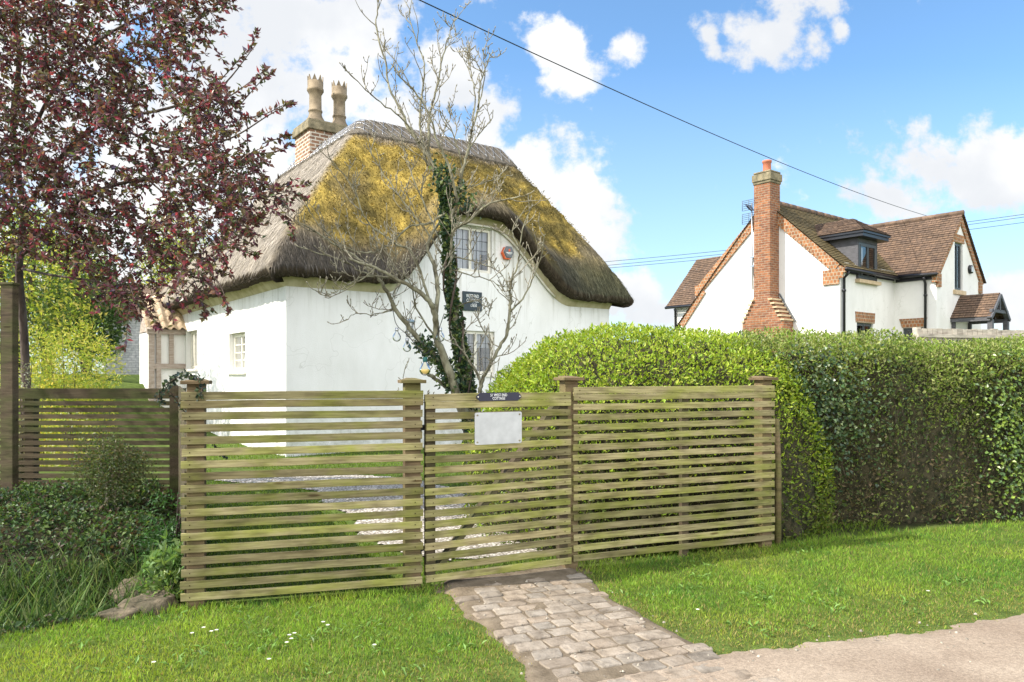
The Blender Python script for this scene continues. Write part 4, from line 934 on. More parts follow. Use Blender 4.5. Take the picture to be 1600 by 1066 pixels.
    mb = MB(); y = P0 - pj + .02; S = lambda x, z: Vector((x, y, z + HZ))
    for s in (-1, 1):
        mb.bar(S(cx + s * hw, ez - .06), S(cx, rz - .08), .1, .14, up=(0, 1, 0)); mb.bar((cx + s * (hw - .06), P0, ez - .06 + HZ), (cx + s * (hw - .06), y, ez - .06 + HZ), .1, .12); hb(mb, (cx + s * (hw - .14) - .07, y - .05, .2), (cx + s * (hw - .14) + .07, y + .09, ez - .08))
        hb(mb, (cx + s * (hw - .14) - .05, P0 - .1, .2), (cx + s * (hw - .14) + .05, P0 - .01, ez - .08))
    mb.bar(S(cx - hw + .1, ez + .2), S(cx + hw - .1, ez + .2), .08, .1); mb.bar(S(cx, ez + .2), S(cx, rz - .1), .08, .08, up=(0, 1, 0)); mb.build('truss', M['grey_board'], cn)
    mb = MB(); hb(mb, (cx - .45, P0 - .05, .2), (cx + .45, P0 - .005, 2.4)); mb.build('door', M['dark_frame'], house)
    # little things on the wing gable
    mb = MB(); mb.tube([(WX + 2.62, -WP - .0, 4.95 + HZ), (WX + 2.62, -WP - .08, 4.95 + HZ)], [.15, .14], 16); o = mb.build('wall_alarm', M['dark_paint'], house)
    mb = MB(); hb(mb, (WX + 2.55, -WP - .10, 4.86), (WX + 2.70, -WP - .081, 5.04)); mb.build('alarm_face', M['board'], o)
    mb = MB(); mb.bar((WX + 2.95, -WP, 4.0 + HZ), (WX + 2.85, -WP - .3, 3.98 + HZ), .05, .05); hb(mb, (WX + 2.74, -WP - .42, 3.88), (WX + 3.0, -WP - .28, 4.0)); mb.build('floodlight', M['dark_paint'], house)
    # rear wing behind the gable
    mb = MB(); hb(mb, (.95, 4.9, 0), (4.2, 7.0, 4.1)); hp(mb, [(.95, 7.0, 4.1), (4.2, 7.0, 4.1), (2.6, 7.0, 5.8)], (0, -.2, 0)); mb.build('rear_wing_wall', M['render'], house)
    mb = MB(); tiles(mb, (.72, 7.2, 4.0), (.72, 2.8, 4.0), (2.6, 2.8, 5.98), (2.6, 7.2, 5.98)); tiles(mb, (4.45, 2.8, 4.0), (4.45, 7.2, 4.0), (2.6, 7.2, 5.98), (2.6, 2.8, 5.98)); mb.build('rear_wing_roof', M['roof_tile'], house)
    mb = MB(); mb.tube([(.68, 7.2, 3.95 + HZ), (.68, 4.9, 3.95 + HZ)], .05, 8); mb.tube([(.85, 6.9, 3.9 + HZ), (.9, 6.9, 3.8 + HZ), (.9, 6.9, .2)], .04, 8); mb.build('rear_gutter', M['dark_paint'], house)
M['terracotta_dark'] = noisy('ridge_tile', (.12, .085, .06), (.2, .13, .09), 6, .85, .3, .01, tint=True)
build_house()
def hw_pt(x, y, z): return NO + Vector((x * .783 - y * .621, x * .621 + y * .783, z - NO.z))
def build_aerial():
    p = hw_pt(-.12, 2.87, 0)
    t = thing('television_aerial', 'grid television aerial on a thin mast fixed to the white gable beside the brick chimney', 'aerial', (p.x, p.y, 4.0), NA)
    z0 = 5.15 - 4
    mb = MB(); mb.tube([(0, 0, .2), (0, .02, 1.3), (.02, .06, 3.05)], .022, 8); mb.build('mast', M['metal'], t)
    mb = MB(); mb.box((-.03, -.12, .95), (.1, .12, 1.0)); mb.box((-.03, -.12, 1.25), (.1, .12, 1.3)); mb.box((.05, -.12, 1.0), (.1, -.09, 1.25)); mb.build('bracket', M['metal'], t)
    mb = MB(); c = Vector((.02, .08, 3.0))
    for s, zc_ in ((1, 3.02), (-1, 2.58)):
        for k in range(6): z = zc_ - .16 + k * .065; mb.tube([(.0 + abs(k - 2.5) * .02, -.33, z), (.0 + abs(k - 2.5) * .02, .42, z)], .009, 5)
        for y in (-.33, -.1, .17, .42): mb.tube([(.02, y, zc_ - .17), (.02, y, zc_ + .17)], .009, 5)
    mb.build('reflector', M['lead'], t)
    mb = MB(); mb.tube([(-.02, .05, 2.8), (-.5, -.1, 2.86)], .02, 6)
    for k in range(5): mb.tube([(-.1 - k * .09, -.12 - .03 * k, 2.76 + .02 * k), (-.1 - k * .09, .12 - .03 * k, 2.86 + .02 * k)], .012, 5)
    mb.build('boom', M['navy'], t)
    mb = MB(); mb.tube([(.02, .03, 1.0), (.03, -.04, .5), (.03, -.02, -.05), (.03, -.1, -.2), (.03, -.03, -.3), (.03, .03, -.18), (.03, -.04, -.05)], .01, 5); mb.build('cable', M['cable'], t)
build_aerial()
def build_wires():
    def wire(name, label, p, q, sag, r, group=None):
        p, q = Vector(p), Vector(q); pts = [p.lerp(q, k / 40) - Vector((0, 0, sag * 4 * (k / 40) * (1 - k / 40))) for k in range(41)]
        mb = MB(); mb.tube(pts, r, 6); tag(mb.build(name, M['cable']), label, 'cable', group)
    wire('overhead_cable', 'single thick dark cable sloping down across the sky past the house chimney pot', at(560, -45, 9.5), at(1475, 345, 31), .30, .0085)
    for i, (y0, y1, l) in enumerate(((405, 333, 'upper'), (411, 337, 'middle'), (415, 346, 'lower'))):
        wire('power_line', f'{l} of the three thin far power lines passing behind the tiled house', at(900, y0 + 8, 60), at(1700, y1 - 12, 52), .3, .018, 'thin power lines behind the house')
build_wires()
def build_far_fence():
    a = Vector((7.6, 13.8, .55)); b = Vector((13.2, 15.2, .6)); L = (b - a).length
    t = thing('board_fence', 'pale close-boarded fence showing above the hedge in front of the tiled house', 'fence', a, ang(a, b))
    rs = random.Random(9); mb = MB(); x = 0; zt = CZ + (585 - 514) / F * 14 - .55
    while x < L: w = .115; t_ = rs.uniform(.8, 1.15); mb.box((x, rs.uniform(-.004, .004), 0), (x + w - .008, .02, zt + rs.uniform(-.008, .008)), (t_, t_, t_)); x += w
    mb.build('boards', M['pale_wood'], t)
    mb = MB(); mb.box((-.02, -.04, .0), (L, -.012, .12)); mb.box((-.02, -.05, zt - .17), (L, -.012, zt - .11)); mb.build('rail', M['pale_wood'], t)
    for k in range(4): mb = MB(); mb.box((k * 1.8, .022, -.3), (k * 1.8 + .1, .12, zt + .02)); mb.build('post', M['pale_wood'], t)
build_far_fence()
def build_outbuilding():
    p = at(165, 600, 25); q = at(262, 600, 26); a = ang(p, q)
    t = thing('brick_outbuilding', 'grey white-painted brick outbuilding with a brown window, behind the garden shrubs', 'outbuilding', (p.x, p.y, .2), a)
    m = brick_mat('painted_brick', (.60, .60, .60), (.52, .53, .54), (.42, .43, .44), .225, .085, .012)
    mb = MB(); P = lambda s, z, d: Vector((s, d, z)); w0 = at(215, 545, 25).x - p.x; wn = (w0 + .05, w0 + .7, 2.0 - .0, 2.9)
    wall_sheet(mb, P, 0, 4.0, lambda s: 3.3, [wn], -.3, .1, 1); mb.box((0, .005, -.3), (.005, 3, 3.3)); mb.build('wall', m, t)
    window(t, P, *wn, .05, 1, 2, 2, 'oak', .07, True, None)
    mb = MB(); mb.prism([(-.2, -.25, 3.25), (-.2, 1.5, 4.5), (-.2, 3.2, 3.25)], (4.5, 0, 0)); mb.build('roof', M['terracotta_dark'], t)
build_outbuilding()
# ------------------------------------------------------------------ bare tree with ivy
def spline(pts, n=6):
    P = [Vector(p) for p in pts]; P = [P[0] * 2 - P[1]] + P + [P[-1] * 2 - P[-2]]; out = []
    for i in range(1, len(P) - 2):
        for k in range(n):
            t = k / n; a, b, c, d = P[i - 1:i + 3]
            out.append(.5 * ((2 * b) + (c - a) * t + (2 * a - 5 * b + 4 * c - d) * t * t + (3 * b - a - 3 * c + d) * t ** 3))
    out.append(P[-2]); return out
TY = 8.2
def build_bare_tree():
    base = at(735, 700, TY); base.z = zc(base.x, base.y) - .05
    t = thing('bare_magnolia_tree', 'bare multi-branched tree with lichened limbs standing between the gate and the white cottage', 'tree', base)
    rs = random.Random(21)
    br = [  # (photo polyline, r0, r1 in cm, depth at start, depth at end)
        ([(741, 760), (737, 680), (731, 612), (722, 560), (712, 500), (704, 440), (700, 380), (697, 330), (694, 290)], 8.5, 3.0, 0, .1),
        ([(726, 650), (712, 612), (704, 585), (691, 553), (682, 527), (680, 493), (673, 474), (654, 456), (623, 438), (586, 419), (545, 404)], 6, 1.2, -.1, -.9),
        ([(704, 600), (695, 574), (665, 543), (641, 514), (617, 482), (602, 451), (589, 432), (560, 405), (520, 380), (476, 352)], 4.2, .8, -.1, -.6),
        ([(680, 493), (684, 450), (678, 415), (668, 385), (690, 340), (700, 320)], 2.8, 1.4, -.3, .2),
        ([(694, 300), (680, 262), (659, 229), (639, 202), (629, 178), (609, 138), (602, 97), (588, 40), (592, 2), (580, -40)], 2.6, .5, .1, .5),
        ([(659, 229), (632, 188), (595, 161), (558, 127), (534, 100)], 1.3, .4, .2, -.3),
        ([(694, 290), (672, 255), (670, 195), (676, 161), (686, 127), (690, 94), (702, 55), (712, 30)], 2.2, .5, .1, .6),
        ([(668, 260), (656, 195), (659, 148), (663, 100), (650, 60), (640, 25), (648, -20)], 1.6, .4, .2, .4),
        ([(694, 350), (713, 323), (710, 290), (700, 256), (683, 219), (670, 178), (649, 145), (626, 121), (612, 100)], 2.2, .5, 0, -.5),
        ([(697, 345), (713, 310), (722, 270), (731, 236), (737, 205), (747, 168), (751, 128), (762, 95), (771, 80)], 2.4, .5, 0, .5),
        ([(737, 205), (742, 150), (734, 105), (727, 75)], 1.1, .4, .2, .5), ([(747, 168), (757, 120), (754, 74)], 1.0, .4, .3, .1),
        ([(731, 236), (745, 215), (766, 190), (770, 182)], .9, .4, .2, .7), ([(724, 265), (710, 215), (693, 180), (684, 176)], 1.0, .4, .2, -.1),
        ([(705, 440), (707, 365), (735, 345), (761, 320), (795, 312), (822, 305)], 2.0, .5, 0, -.6),
        ([(752, 740), (750, 640), (753, 598), (762, 577), (780, 543), (793, 519), (797, 485), (797, 456), (801, 435), (809, 414), (812, 388), (816, 360), (830, 322)], 2.6, .5, -.2, -.5),
        ([(798, 486), (820, 461), (838, 422), (848, 393), (852, 365)], 1.3, .4, -.4, -.8), ([(812, 388), (800, 360), (815, 335), (845, 315)], .8, .3, -.4, -.1),
        ([(753, 598), (736, 569), (725, 548), (722, 505)], 1.8, .8, -.2, 0),
        ([(670, 470), (644, 448), (607, 434), (570, 427), (539, 409), (499, 396), (460, 383)], 1.6, .4, -.3, -1.0),
        ([(607, 434), (568, 432), (539, 448), (515, 459), (489, 453)], 1.0, .3, -.5, -1.2),
        ([(673, 474), (646, 398), (619, 381), (585, 357), (565, 330), (555, 296), (524, 259), (494, 229)], 1.6, .4, -.3, -.8),
        ([(700, 330), (670, 350), (639, 354), (610, 380), (585, 394), (555, 392), (518, 371), (490, 340), (480, 322)], 1.5, .4, 0, -.8),
        ([(692, 400), (665, 360), (630, 315), (612, 290), (585, 249), (575, 212)], 1.4, .4, 0, .5),
        ([(700, 420), (735, 430), (770, 440), (790, 462)], 1.0, .3, 0, -.5), ([(700, 400), (740, 408), (780, 425), (797, 456)], .9, .4, 0, -.3),
        ([(702, 610), (680, 592), (668, 584)], 2.2, 1.9, -.1, -.4), ([(712, 480), (740, 470), (752, 475), (765, 500)], .8, .3, 0, -.4),
        ([(690, 380), (655, 300), (640, 260), (630, 225)], 1.2, .4, .1, .7), ([(586, 419), (560, 440), (548, 430), (520, 425)], .8, .3, -.8, -1.0),
        ([(682, 530), (650, 480), (640, 440), (612, 415)], 1.2, .4, -.2, -.9), ([(640, 560), (630, 590), (640, 620), (655, 632)], .5, .3, -.3, -.5),
        ([(617, 482), (585, 492), (556, 490), (540, 500)], .7, .3, -.3, -.6), ([(694, 330), (720, 300), (755, 285), (790, 275)], .9, .3, 0, .6)]
    bk = MB(); tw = MB()
    def spur(p, d, L):
        d = d.normalized(); q = p + d * L * .6 + Vector((0, 0, L * .12)); e = q + (d + Vector((rs.uniform(-.5, .5), rs.uniform(-.5, .5), .7))).normalized() * L * .45
        tw.tube([p, q, e], [.0048, .004, .0034], 4, cap=False); tw.tube([e, e + (e - q).normalized() * .012, e + (e - q).normalized() * .028], [.004, .0065, .002], 5)
    def twig(p, d, L, lev=0):
        pts = [p]; dd = d.normalized(); K = max(3, int(L / .07))
        for k in range(K):
            dd = (dd + Vector((rs.uniform(-.3, .3), rs.uniform(-.3, .3), rs.uniform(-.12, .35)))).normalized(); pts.append(pts[-1] + dd * L / K)
        tw.tube(pts, [.0065 * (1 - .5 * k / K) * (.8 if lev else 1) for k in range(K + 1)], 5, cap=False)
        for k in range(1, K + 1):
            if rs.random() < .6: spur(pts[k], Vector((rs.uniform(-1, 1), rs.uniform(-1, 1), rs.uniform(-.2, 1))), rs.uniform(.03, .07))
            if lev == 0 and rs.random() < .28: twig(pts[k], dd + Vector((rs.uniform(-1, 1), rs.uniform(-1, 1), rs.uniform(-.2, .7))), L * rs.uniform(.35, .6), 1)
        spur(pts[-1], dd, .05)
    for pts, r0, r1, d0, d1 in br:
        n = len(pts); P = [at(x, y, TY + d0 + (d1 - d0) * i / (n - 1)) for i, (x, y) in enumerate(pts)]
        if pts[0][1] > 690: P[0].z = min(P[0].z, zc(P[0].x, P[0].y) - .05)
        S = spline(P, 5); S = [s + Vector((rs.uniform(-.008, .008), rs.uniform(-.02, .02), rs.uniform(-.008, .008))) for s in S]
        rr = [(r0 + (r1 - r0) * (k / (len(S) - 1)) ** .75) * .01 * (1 + rs.uniform(-.06, .06)) for k in range(len(S))]
        S = [s - base for s in S]; bk.tube(S, rr, 8 if r0 > 2 else 6)
        acc = 0
        for k in range(2, len(S)):
            if rr[k] > .035: continue
            acc += (S[k] - S[k - 1]).length
            if acc > .085:
                acc = rs.uniform(-.05, .03); d = (S[k] - S[k - 1]).normalized(); side = Vector((rs.uniform(-1, 1), rs.uniform(-1, 1), rs.uniform(-.3, .9)))
                if rs.random() < .66: twig(S[k], d * .6 + side, rs.uniform(.14, .5) if rr[k] > .007 else rs.uniform(.08, .2))
                else: spur(S[k], d * .3 + side, rs.uniform(.04, .08))
    bk.build('trunk', M['bark'], t); tw.build('twigs', M['twig'], t)
    # ivy up the main stem
    iv = thing('ivy', 'dark green ivy climbing the main stem of the bare tree', 'ivy', base)
    n = 3000; pts = spline([at(x, y, TY + .02) for x, y in br[0][0]], 10); k = rng.integers(4, len(pts) - 1, n); f = rng.random((n, 1)); pa = np.array([tuple(p) for p in pts])
    P = pa[k] * (1 - f) + pa[np.minimum(k + 1, len(pa) - 1)] * f; tt = k / len(pts); rad = .02 + .038 * sst(.2, .9, 1 - tt) + .022 * rng.random(n) * (1 + np.sin(tt * 40)) + .02
    a = rng.uniform(0, 2 * math.pi, n); o = np.stack([np.cos(a), np.sin(a), rng.normal(0, .3, n)], 1); P = P + o * (rad * np.sqrt(rng.uniform(.35, 1, n)))[:, None]
    # side sprays of ivy on two limbs
    k2 = 700; q = rng.integers(0, k2, k2); sp = np.array([tuple(p) for p in spline([at(x, y, TY - .2) for x, y in br[2][0][:5]], 8)]); P2 = sp[rng.integers(0, 20, k2)] + rng.normal(0, .05, (k2, 3)); sp2 = np.array([tuple(p) for p in spline([at(x, y, TY) for x, y in [(694, 300), (700, 280), (690, 262), (705, 320), (718, 300), (735, 325)]], 8)]); P3 = sp2[rng.integers(0, len(sp2), 450)] + rng.normal(0, .06, (450, 3))
    P = np.concatenate([P, P2, P3]) - np.array(base)[None]; o = np.concatenate([o, rnd_dir(k2), rnd_dir(450)]); n = len(P)
    v, q, c = leaves(P, o * .5 + rnd_dir(n) * .6 + np.array([0, 0, -.4]), o + .5 * rnd_dir(n), rng.uniform(.03, .065, n), rng.uniform(.03, .055, n), mixcol(n, [(.025, .06, .022), (.04, .085, .025), (.07, .11, .03), (.03, .065, .04), (.16, .20, .06)], .3))
    np_mesh('foliage', v, q, c, M['leaf_shiny'], iv)
    mb = MB()
    for s in range(3):
        pp = [Vector(p) - base + Vector((math.cos(i * .5 + s * 2), math.sin(i * .5 + s * 2), 0)) * .085 for i, p in enumerate(pts[3:60:3])]; mb.tube(pp, .012, 5)
    mb.build('stem', M['dark_bark'], iv)
build_bare_tree()
def bulbs():
    Y = TY - .45; p0 = at(622, 500, Y + .2)
    t = thing('festoon_lights', 'string of clear festoon bulbs hanging from the limbs of the bare tree', 'lights', p0)
    L = [(620, 512, .1), (636, 528, .1), (664, 558, -.3), (688, 512, 0)]
    pts = [at(x, y, Y + d) - p0 for x, y, d in [(614, 486, .1), (620, 508, .1), (637, 524, .1), (650, 540, 0), (664, 554, -.3), (678, 535, -.1), (688, 508, 0), (694, 490, 0)]]
    mb = MB(); mb.tube(spline(pts, 5), .004, 5); mb.build('cable', M['cable'], t)
    for i, (x, y, d) in enumerate(L):
        c = at(x, y, Y + d) - p0; cap = i == 2; s = 1.0 if cap else .8
        mb = MB(); mb.lathe([(.004, 0), (.022 * s, -.004), (.022 * s, -.045 * s), (.019 * s, -.05 * s)], c, 14); h = mb.build('cap', M['bulb_cap'] if cap else M['metal'], t)
        prof = [(.018, -.045), (.022, -.06), (.04, -.085), (.056, -.115), (.056, -.145), (.042, -.172), (.02, -.185), (.003, -.188)]
        mb = MB(); mb.lathe([(r * s, z * s) for r, z in prof], c, 18); mb.build('bulb', M['bulb'] if cap else M['clear_glass'], t)
        if cap: mb = MB(); mb.lathe([(.052, -.125), (.053, -.145), (.04, -.170), (.018, -.182), (.003, -.184)], c, 18); mb.build('diffuser', M['amber'], t)
    p = at(640, 503, Y + .3)
    t = thing('bird_feeder', 'small wire bird feeder with a bluish round lid hanging in the bare tree', 'bird feeder', p)
    mb = MB(); mb.lathe([(.005, .03), (.045, .02), (.065, 0), (.06, -.006)], (0, 0, 0), 18); mb.build('lid', M['feeder_blue'], t)
    mb = MB()
    for k in range(8): a = k * math.pi / 4; mb.tube([(.038 * math.cos(a), .038 * math.sin(a), 0), (.038 * math.cos(a), .038 * math.sin(a), -.16)], .003, 4)
    for z in (-.05, -.1, -.16): mb.lathe([(.041, z), (.041, z - .006), (.036, z - .006), (.036, z)], (0, 0, 0), 14)
    mb.tube([(0, 0, .03), (.01, 0, .22)], .003, 4); mb.build('cage', M['metal'], t)
M['bulb_cap'] = flat('teal_cap', (.01, .10, .09), .5); M['amber'] = flat('amber_resin', (.75, .58, .22), .3); M['feeder_blue'] = flat('blue_lid', (.28, .38, .46), .4)
M['clear_glass'] = glass_mat('clear_bulb', (.97, .98, .98), 1.35); M['bulb'] = glass_mat('frosted_bulb', (.95, .93, .85), 1.4)
bulbs()

# ------------------------------------------------------------------ plum tree
def build_plum():
    base = at(38, 600, 8.9); base.z = zc(base.x, base.y) - .05
    t = thing('purple_plum_tree', 'large purple-leaved plum tree overhanging the bank at the left', 'tree', base)
    rs = random.Random(5); bk = MB(); b = lambda x, y, Y: at(x, y, Y + 1.0) - base
    limbs = [([(38, 790, 7.9), (40, 600, 7.9), (36, 500, 7.9), (30, 420, 7.8), (38, 330, 7.7)], 11, 8), ([(38, 330, 7.7), (20, 200, 7.6), (30, 80, 7.5), (10, -80, 7.4), (40, -200, 7.3)], 8, 3), ([(34, 400, 7.8), (90, 340, 7.3), (150, 300, 6.9), (230, 280, 6.6), (310, 290, 6.4), (390, 310, 6.2), (450, 300, 6.1)], 6.5, .8),
             ([(38, 330, 7.7), (100, 240, 7.2), (170, 190, 6.8), (260, 170, 6.4), (340, 140, 6.2), (400, 70, 6.0)], 6, .7), ([(30, 250, 7.6), (90, 130, 7.2), (160, 60, 6.9), (250, 10, 6.6), (340, -40, 6.4)], 5, .8), ([(34, 420, 7.8), (80, 430, 7.2), (150, 440, 6.8), (210, 460, 6.5), (240, 500, 6.3)], 3.5, .6),
             ([(150, 300, 6.9), (220, 340, 6.5), (290, 390, 6.2), (340, 440, 6.0), (358, 485, 5.9)], 3, .5), ([(170, 190, 6.8), (260, 230, 6.4), (350, 220, 6.1), (420, 180, 5.9), (452, 162, 5.9)], 3, .5), ([(38, 330, 7.7), (-60, 250, 7.4), (-180, 180, 7.2), (-320, 120, 7)], 6, 1), ([(25, 200, 7.6), (-60, 60, 8.2), (-120, -100, 8.6)], 5, 1),
             ([(230, 280, 6.6), (290, 330, 6.2), (350, 370, 6.0), (400, 395, 5.9)], 2, .5), ([(90, 340, 7.3), (140, 380, 6.8), (200, 410, 6.3), (270, 440, 6.1), (310, 455, 6)], 3, .5)]
    for pts, r0, r1 in limbs:
        S = spline([b(*q) for q in pts], 6); bk.tube(S, [(r0 + (r1 - r0) * k / (len(S) - 1)) * .0048 for k in range(len(S))], 8)
    # clusters: photo silhouette filled at varied depths, then loose sprays beyond it
    poly = [(-160, -160), (330, -160), (345, 0), (330, 25), (322, 60), (288, 75), (300, 110), (335, 120), (355, 130), (372, 150), (360, 190), (345, 225), (395, 240), (400, 262), (425, 290), (440, 310), (400, 335), (375, 360), (350, 400), (335, 420), (320, 440), (300, 462), (268, 470), (232, 470), (215, 490), (190, 480), (160, 470), (130, 440), (90, 400), (40, 395), (0, 400), (-160, 420)]
    N = 3500; cx = rng.uniform(-160, 450, N * 3); cy = rng.uniform(-120, 500, N * 3); k = in_poly(cx, cy, poly); cx, cy = cx[k][:N], cy[k][:N]
    holes = [(232, 150, 26, 18), (245, 180, 34, 22), (205, 235, 20, 16), (285, 160, 20, 14), (60, 195, 16, 22), (130, 120, 20, 16), (235, 305, 22, 16), (255, 330, 16, 14), (30, 60, 16, 12), (170, 30, 20, 14), (240, 20, 18, 16), (75, 270, 16, 12), (320, 200, 18, 14), (190, 430, 14, 10)]
    kk = np.ones(len(cx), bool)
    for hx, hy, rx, ry in holes: kk &= (((cx - hx) / rx) ** 2 + ((cy - hy) / ry) ** 2 > 1) | (rng.random(len(cx)) < .10)
    dens = n2d(cx, cy, .028, 77); kk &= dens > rng.uniform(.0, .46, len(cx))
    cx, cy = cx[kk], cy[kk]
    sprays = [[(345, 125), (372, 95), (390, 75), (402, 50)], [(360, 150), (395, 125), (415, 108)], [(370, 170), (405, 130), (424, 115)], [(385, 185), (415, 178), (440, 166), (455, 162)], [(390, 240), (425, 238), (452, 228)], [(410, 225), (440, 215), (450, 212)], [(400, 290), (440, 292), (482, 288)], [(410, 320), (440, 335), (455, 352), (456, 372)], [(360, 380), (385, 395), (402, 398)], [(320, 440), (345, 462), (360, 488)], [(205, 470), (200, 500), (196, 535), (190, 545)], [(228, 480), (240, 500), (248, 512)], [(335, 10), (352, 2), (366, -4)], [(420, 300), (455, 300), (478, 312)], [(380, 340), (398, 350), (410, 335)], [(300, 455), (320, 480), (318, 496)]]
    P = []; Dd = []; 
    def cluster(p, d, L, n, lf=1.0):
        d = Vector(d).normalized(); pts = [p]
        for i in range(4): d = (d + Vector((rs.uniform(-.25, .25), rs.uniform(-.25, .25), rs.uniform(-.25, .15)))).normalized(); pts.append(pts[-1] + d * L / 4)
        bk.tube(pts, [.0055, .005, .004, .003, .002], 4, cap=False)
        for i in range(n):
            f = rs.random() ** .8 * 4; a = int(min(f, 3.999)); q = pts[a].lerp(pts[a + 1], f - a); P.append(tuple(q)); s = Vector((rs.gauss(0, 1), rs.gauss(0, 1), rs.gauss(-.25, .8))).normalized(); Dd.append(tuple(d * .5 + s))
    for x, y in zip(cx, cy):
        Y = rng.uniform(6.0, 7.5) if x < 250 else rng.uniform(5.6, 7.0)
        cluster(b(x, y, Y), (rs.uniform(-.5, 1), rs.uniform(-.8, .8), rs.uniform(-.8, .6)), rs.uniform(.16, .34), rs.randint(11, 19))
    for sp in sprays:
        Y = rs.uniform(5.7, 6.3); S = spline([b(x, y, Y) for x, y in sp], 6); bk.tube(S, [.006 - .004 * k / len(S) for k in range(len(S))], 5)
        for k in range(1, len(S)):
            for _ in range(3 if k < len(S) - 3 else 5): P.append(tuple(S[k])); s = Vector((rs.gauss(0, 1), rs.gauss(0, 1), rs.gauss(0, .8))).normalized(); Dd.append(tuple((S[k] - S[k - 1]).normalized() * .7 + s))
    # unseen leaf clusters added beyond the frame to shade the bank
    for _ in range(260): cluster(b(rs.uniform(-1000, -420), rs.uniform(250, 420), rs.uniform(3.6, 5.6)), (rs.uniform(-1, .5), rs.uniform(-.8, .8), rs.uniform(-.6, .6)), .3, 14)
    P = np.array(P); Dd = np.array(Dd); n = len(P)
    pal = [(.10, .036, .052), (.135, .036, .058), (.13, .058, .045), (.09, .06, .05), (.125, .11, .045), (.08, .11, .045), (.28, .045, .07), (.17, .10, .08), (.08, .06, .11)]
    w = rng.choice(len(pal), n, p=[.16, .15, .13, .12, .15, .11, .07, .07, .04]); cc = np.array(pal)[w] * rng.uniform(.8, 1.75, (n, 1))
    v, q, c = leaves(P, Dd, rnd_dir(n), rng.uniform(.045, .08, n), rng.uniform(.022, .041, n), cc, .18)
    np_mesh('crown', v, q, c, M['leaf_red'], t); bk.build('trunk', M['dark_bark'], t)
build_plum()

M['dark_twig'] = noisy('hedge_twig', (.05, .04, .028), (.13, .105, .075), 25, .9, 0)
# ------------------------------------------------------------------ hedges
def hedge_mesh(t, surf, n, ll, pal, mat='leaf', core=None, spread=.09, droop=0., gaps=None):
    """surf(n) -> points, outward normals"""
    P, N = surf(n); lump = vnoise(P * 3.0, 50); lump2 = vnoise(P * 9.0, 51); P = P + N * ((lump - .5) * .11 + (lump2 - .5) * .06 + rng.uniform(-spread, .035, n))[:, None]
    k = np.ones(n, bool)
    if gaps is not None: k = gaps(P) > rng.random(n)
    P, N, lump2 = P[k], N[k], lump2[k]; n = len(P)
    d = N * .55 + rnd_dir(n) * .8 + np.array([0, 0, .35 - droop]); l = ll * rng.uniform(.55, 1.1, n) * rng.choice([.85, 1.0, 1.5], n, p=[.4, .4, .2])
    col = pal(P, N, n)
    v, q, c = leaves(P, d, N + .9 * rnd_dir(n), l, l * rng.uniform(.42, .6, n), col); np_mesh('foliage', v, q, c, M[mat], t)
def superq(cx, a, pw, n, box_bias=1):
    """points on |x/a|^p+|y/b|^p+|z/c|^p=1 by projecting random directions"""
    d = rng.uniform(-1, 1, (n * 2, 3)); d[:, 2] = rng.uniform(-.05, 1, n * 2); m = np.abs(d).max(1) > .3; d = d[m][:n]
    r = (np.abs(d) ** pw).sum(1) ** (-1 / pw); q = d * r[:, None]; g = np.sign(q) * np.abs(q) ** (pw - 1) / np.array(a); return cx + q * np.array(a), unit(g)
HA = ang(Cg, D); hd = np.array([math.cos(HA), math.sin(HA), 0]); hn = np.array([-math.sin(HA), math.cos(HA), 0])
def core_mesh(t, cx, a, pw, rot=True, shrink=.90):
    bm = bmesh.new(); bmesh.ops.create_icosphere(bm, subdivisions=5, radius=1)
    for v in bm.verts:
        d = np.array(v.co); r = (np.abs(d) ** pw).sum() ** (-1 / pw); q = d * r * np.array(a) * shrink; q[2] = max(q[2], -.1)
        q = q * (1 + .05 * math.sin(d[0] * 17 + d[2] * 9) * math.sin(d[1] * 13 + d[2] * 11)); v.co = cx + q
    me = bpy.data.meshes.new('branches'); bm.to_mesh(me); bm.free(); me.materials.append(M['core']); o = bpy.data.objects.new('branches', me); C.objects.link(o); o.parent = t; return o
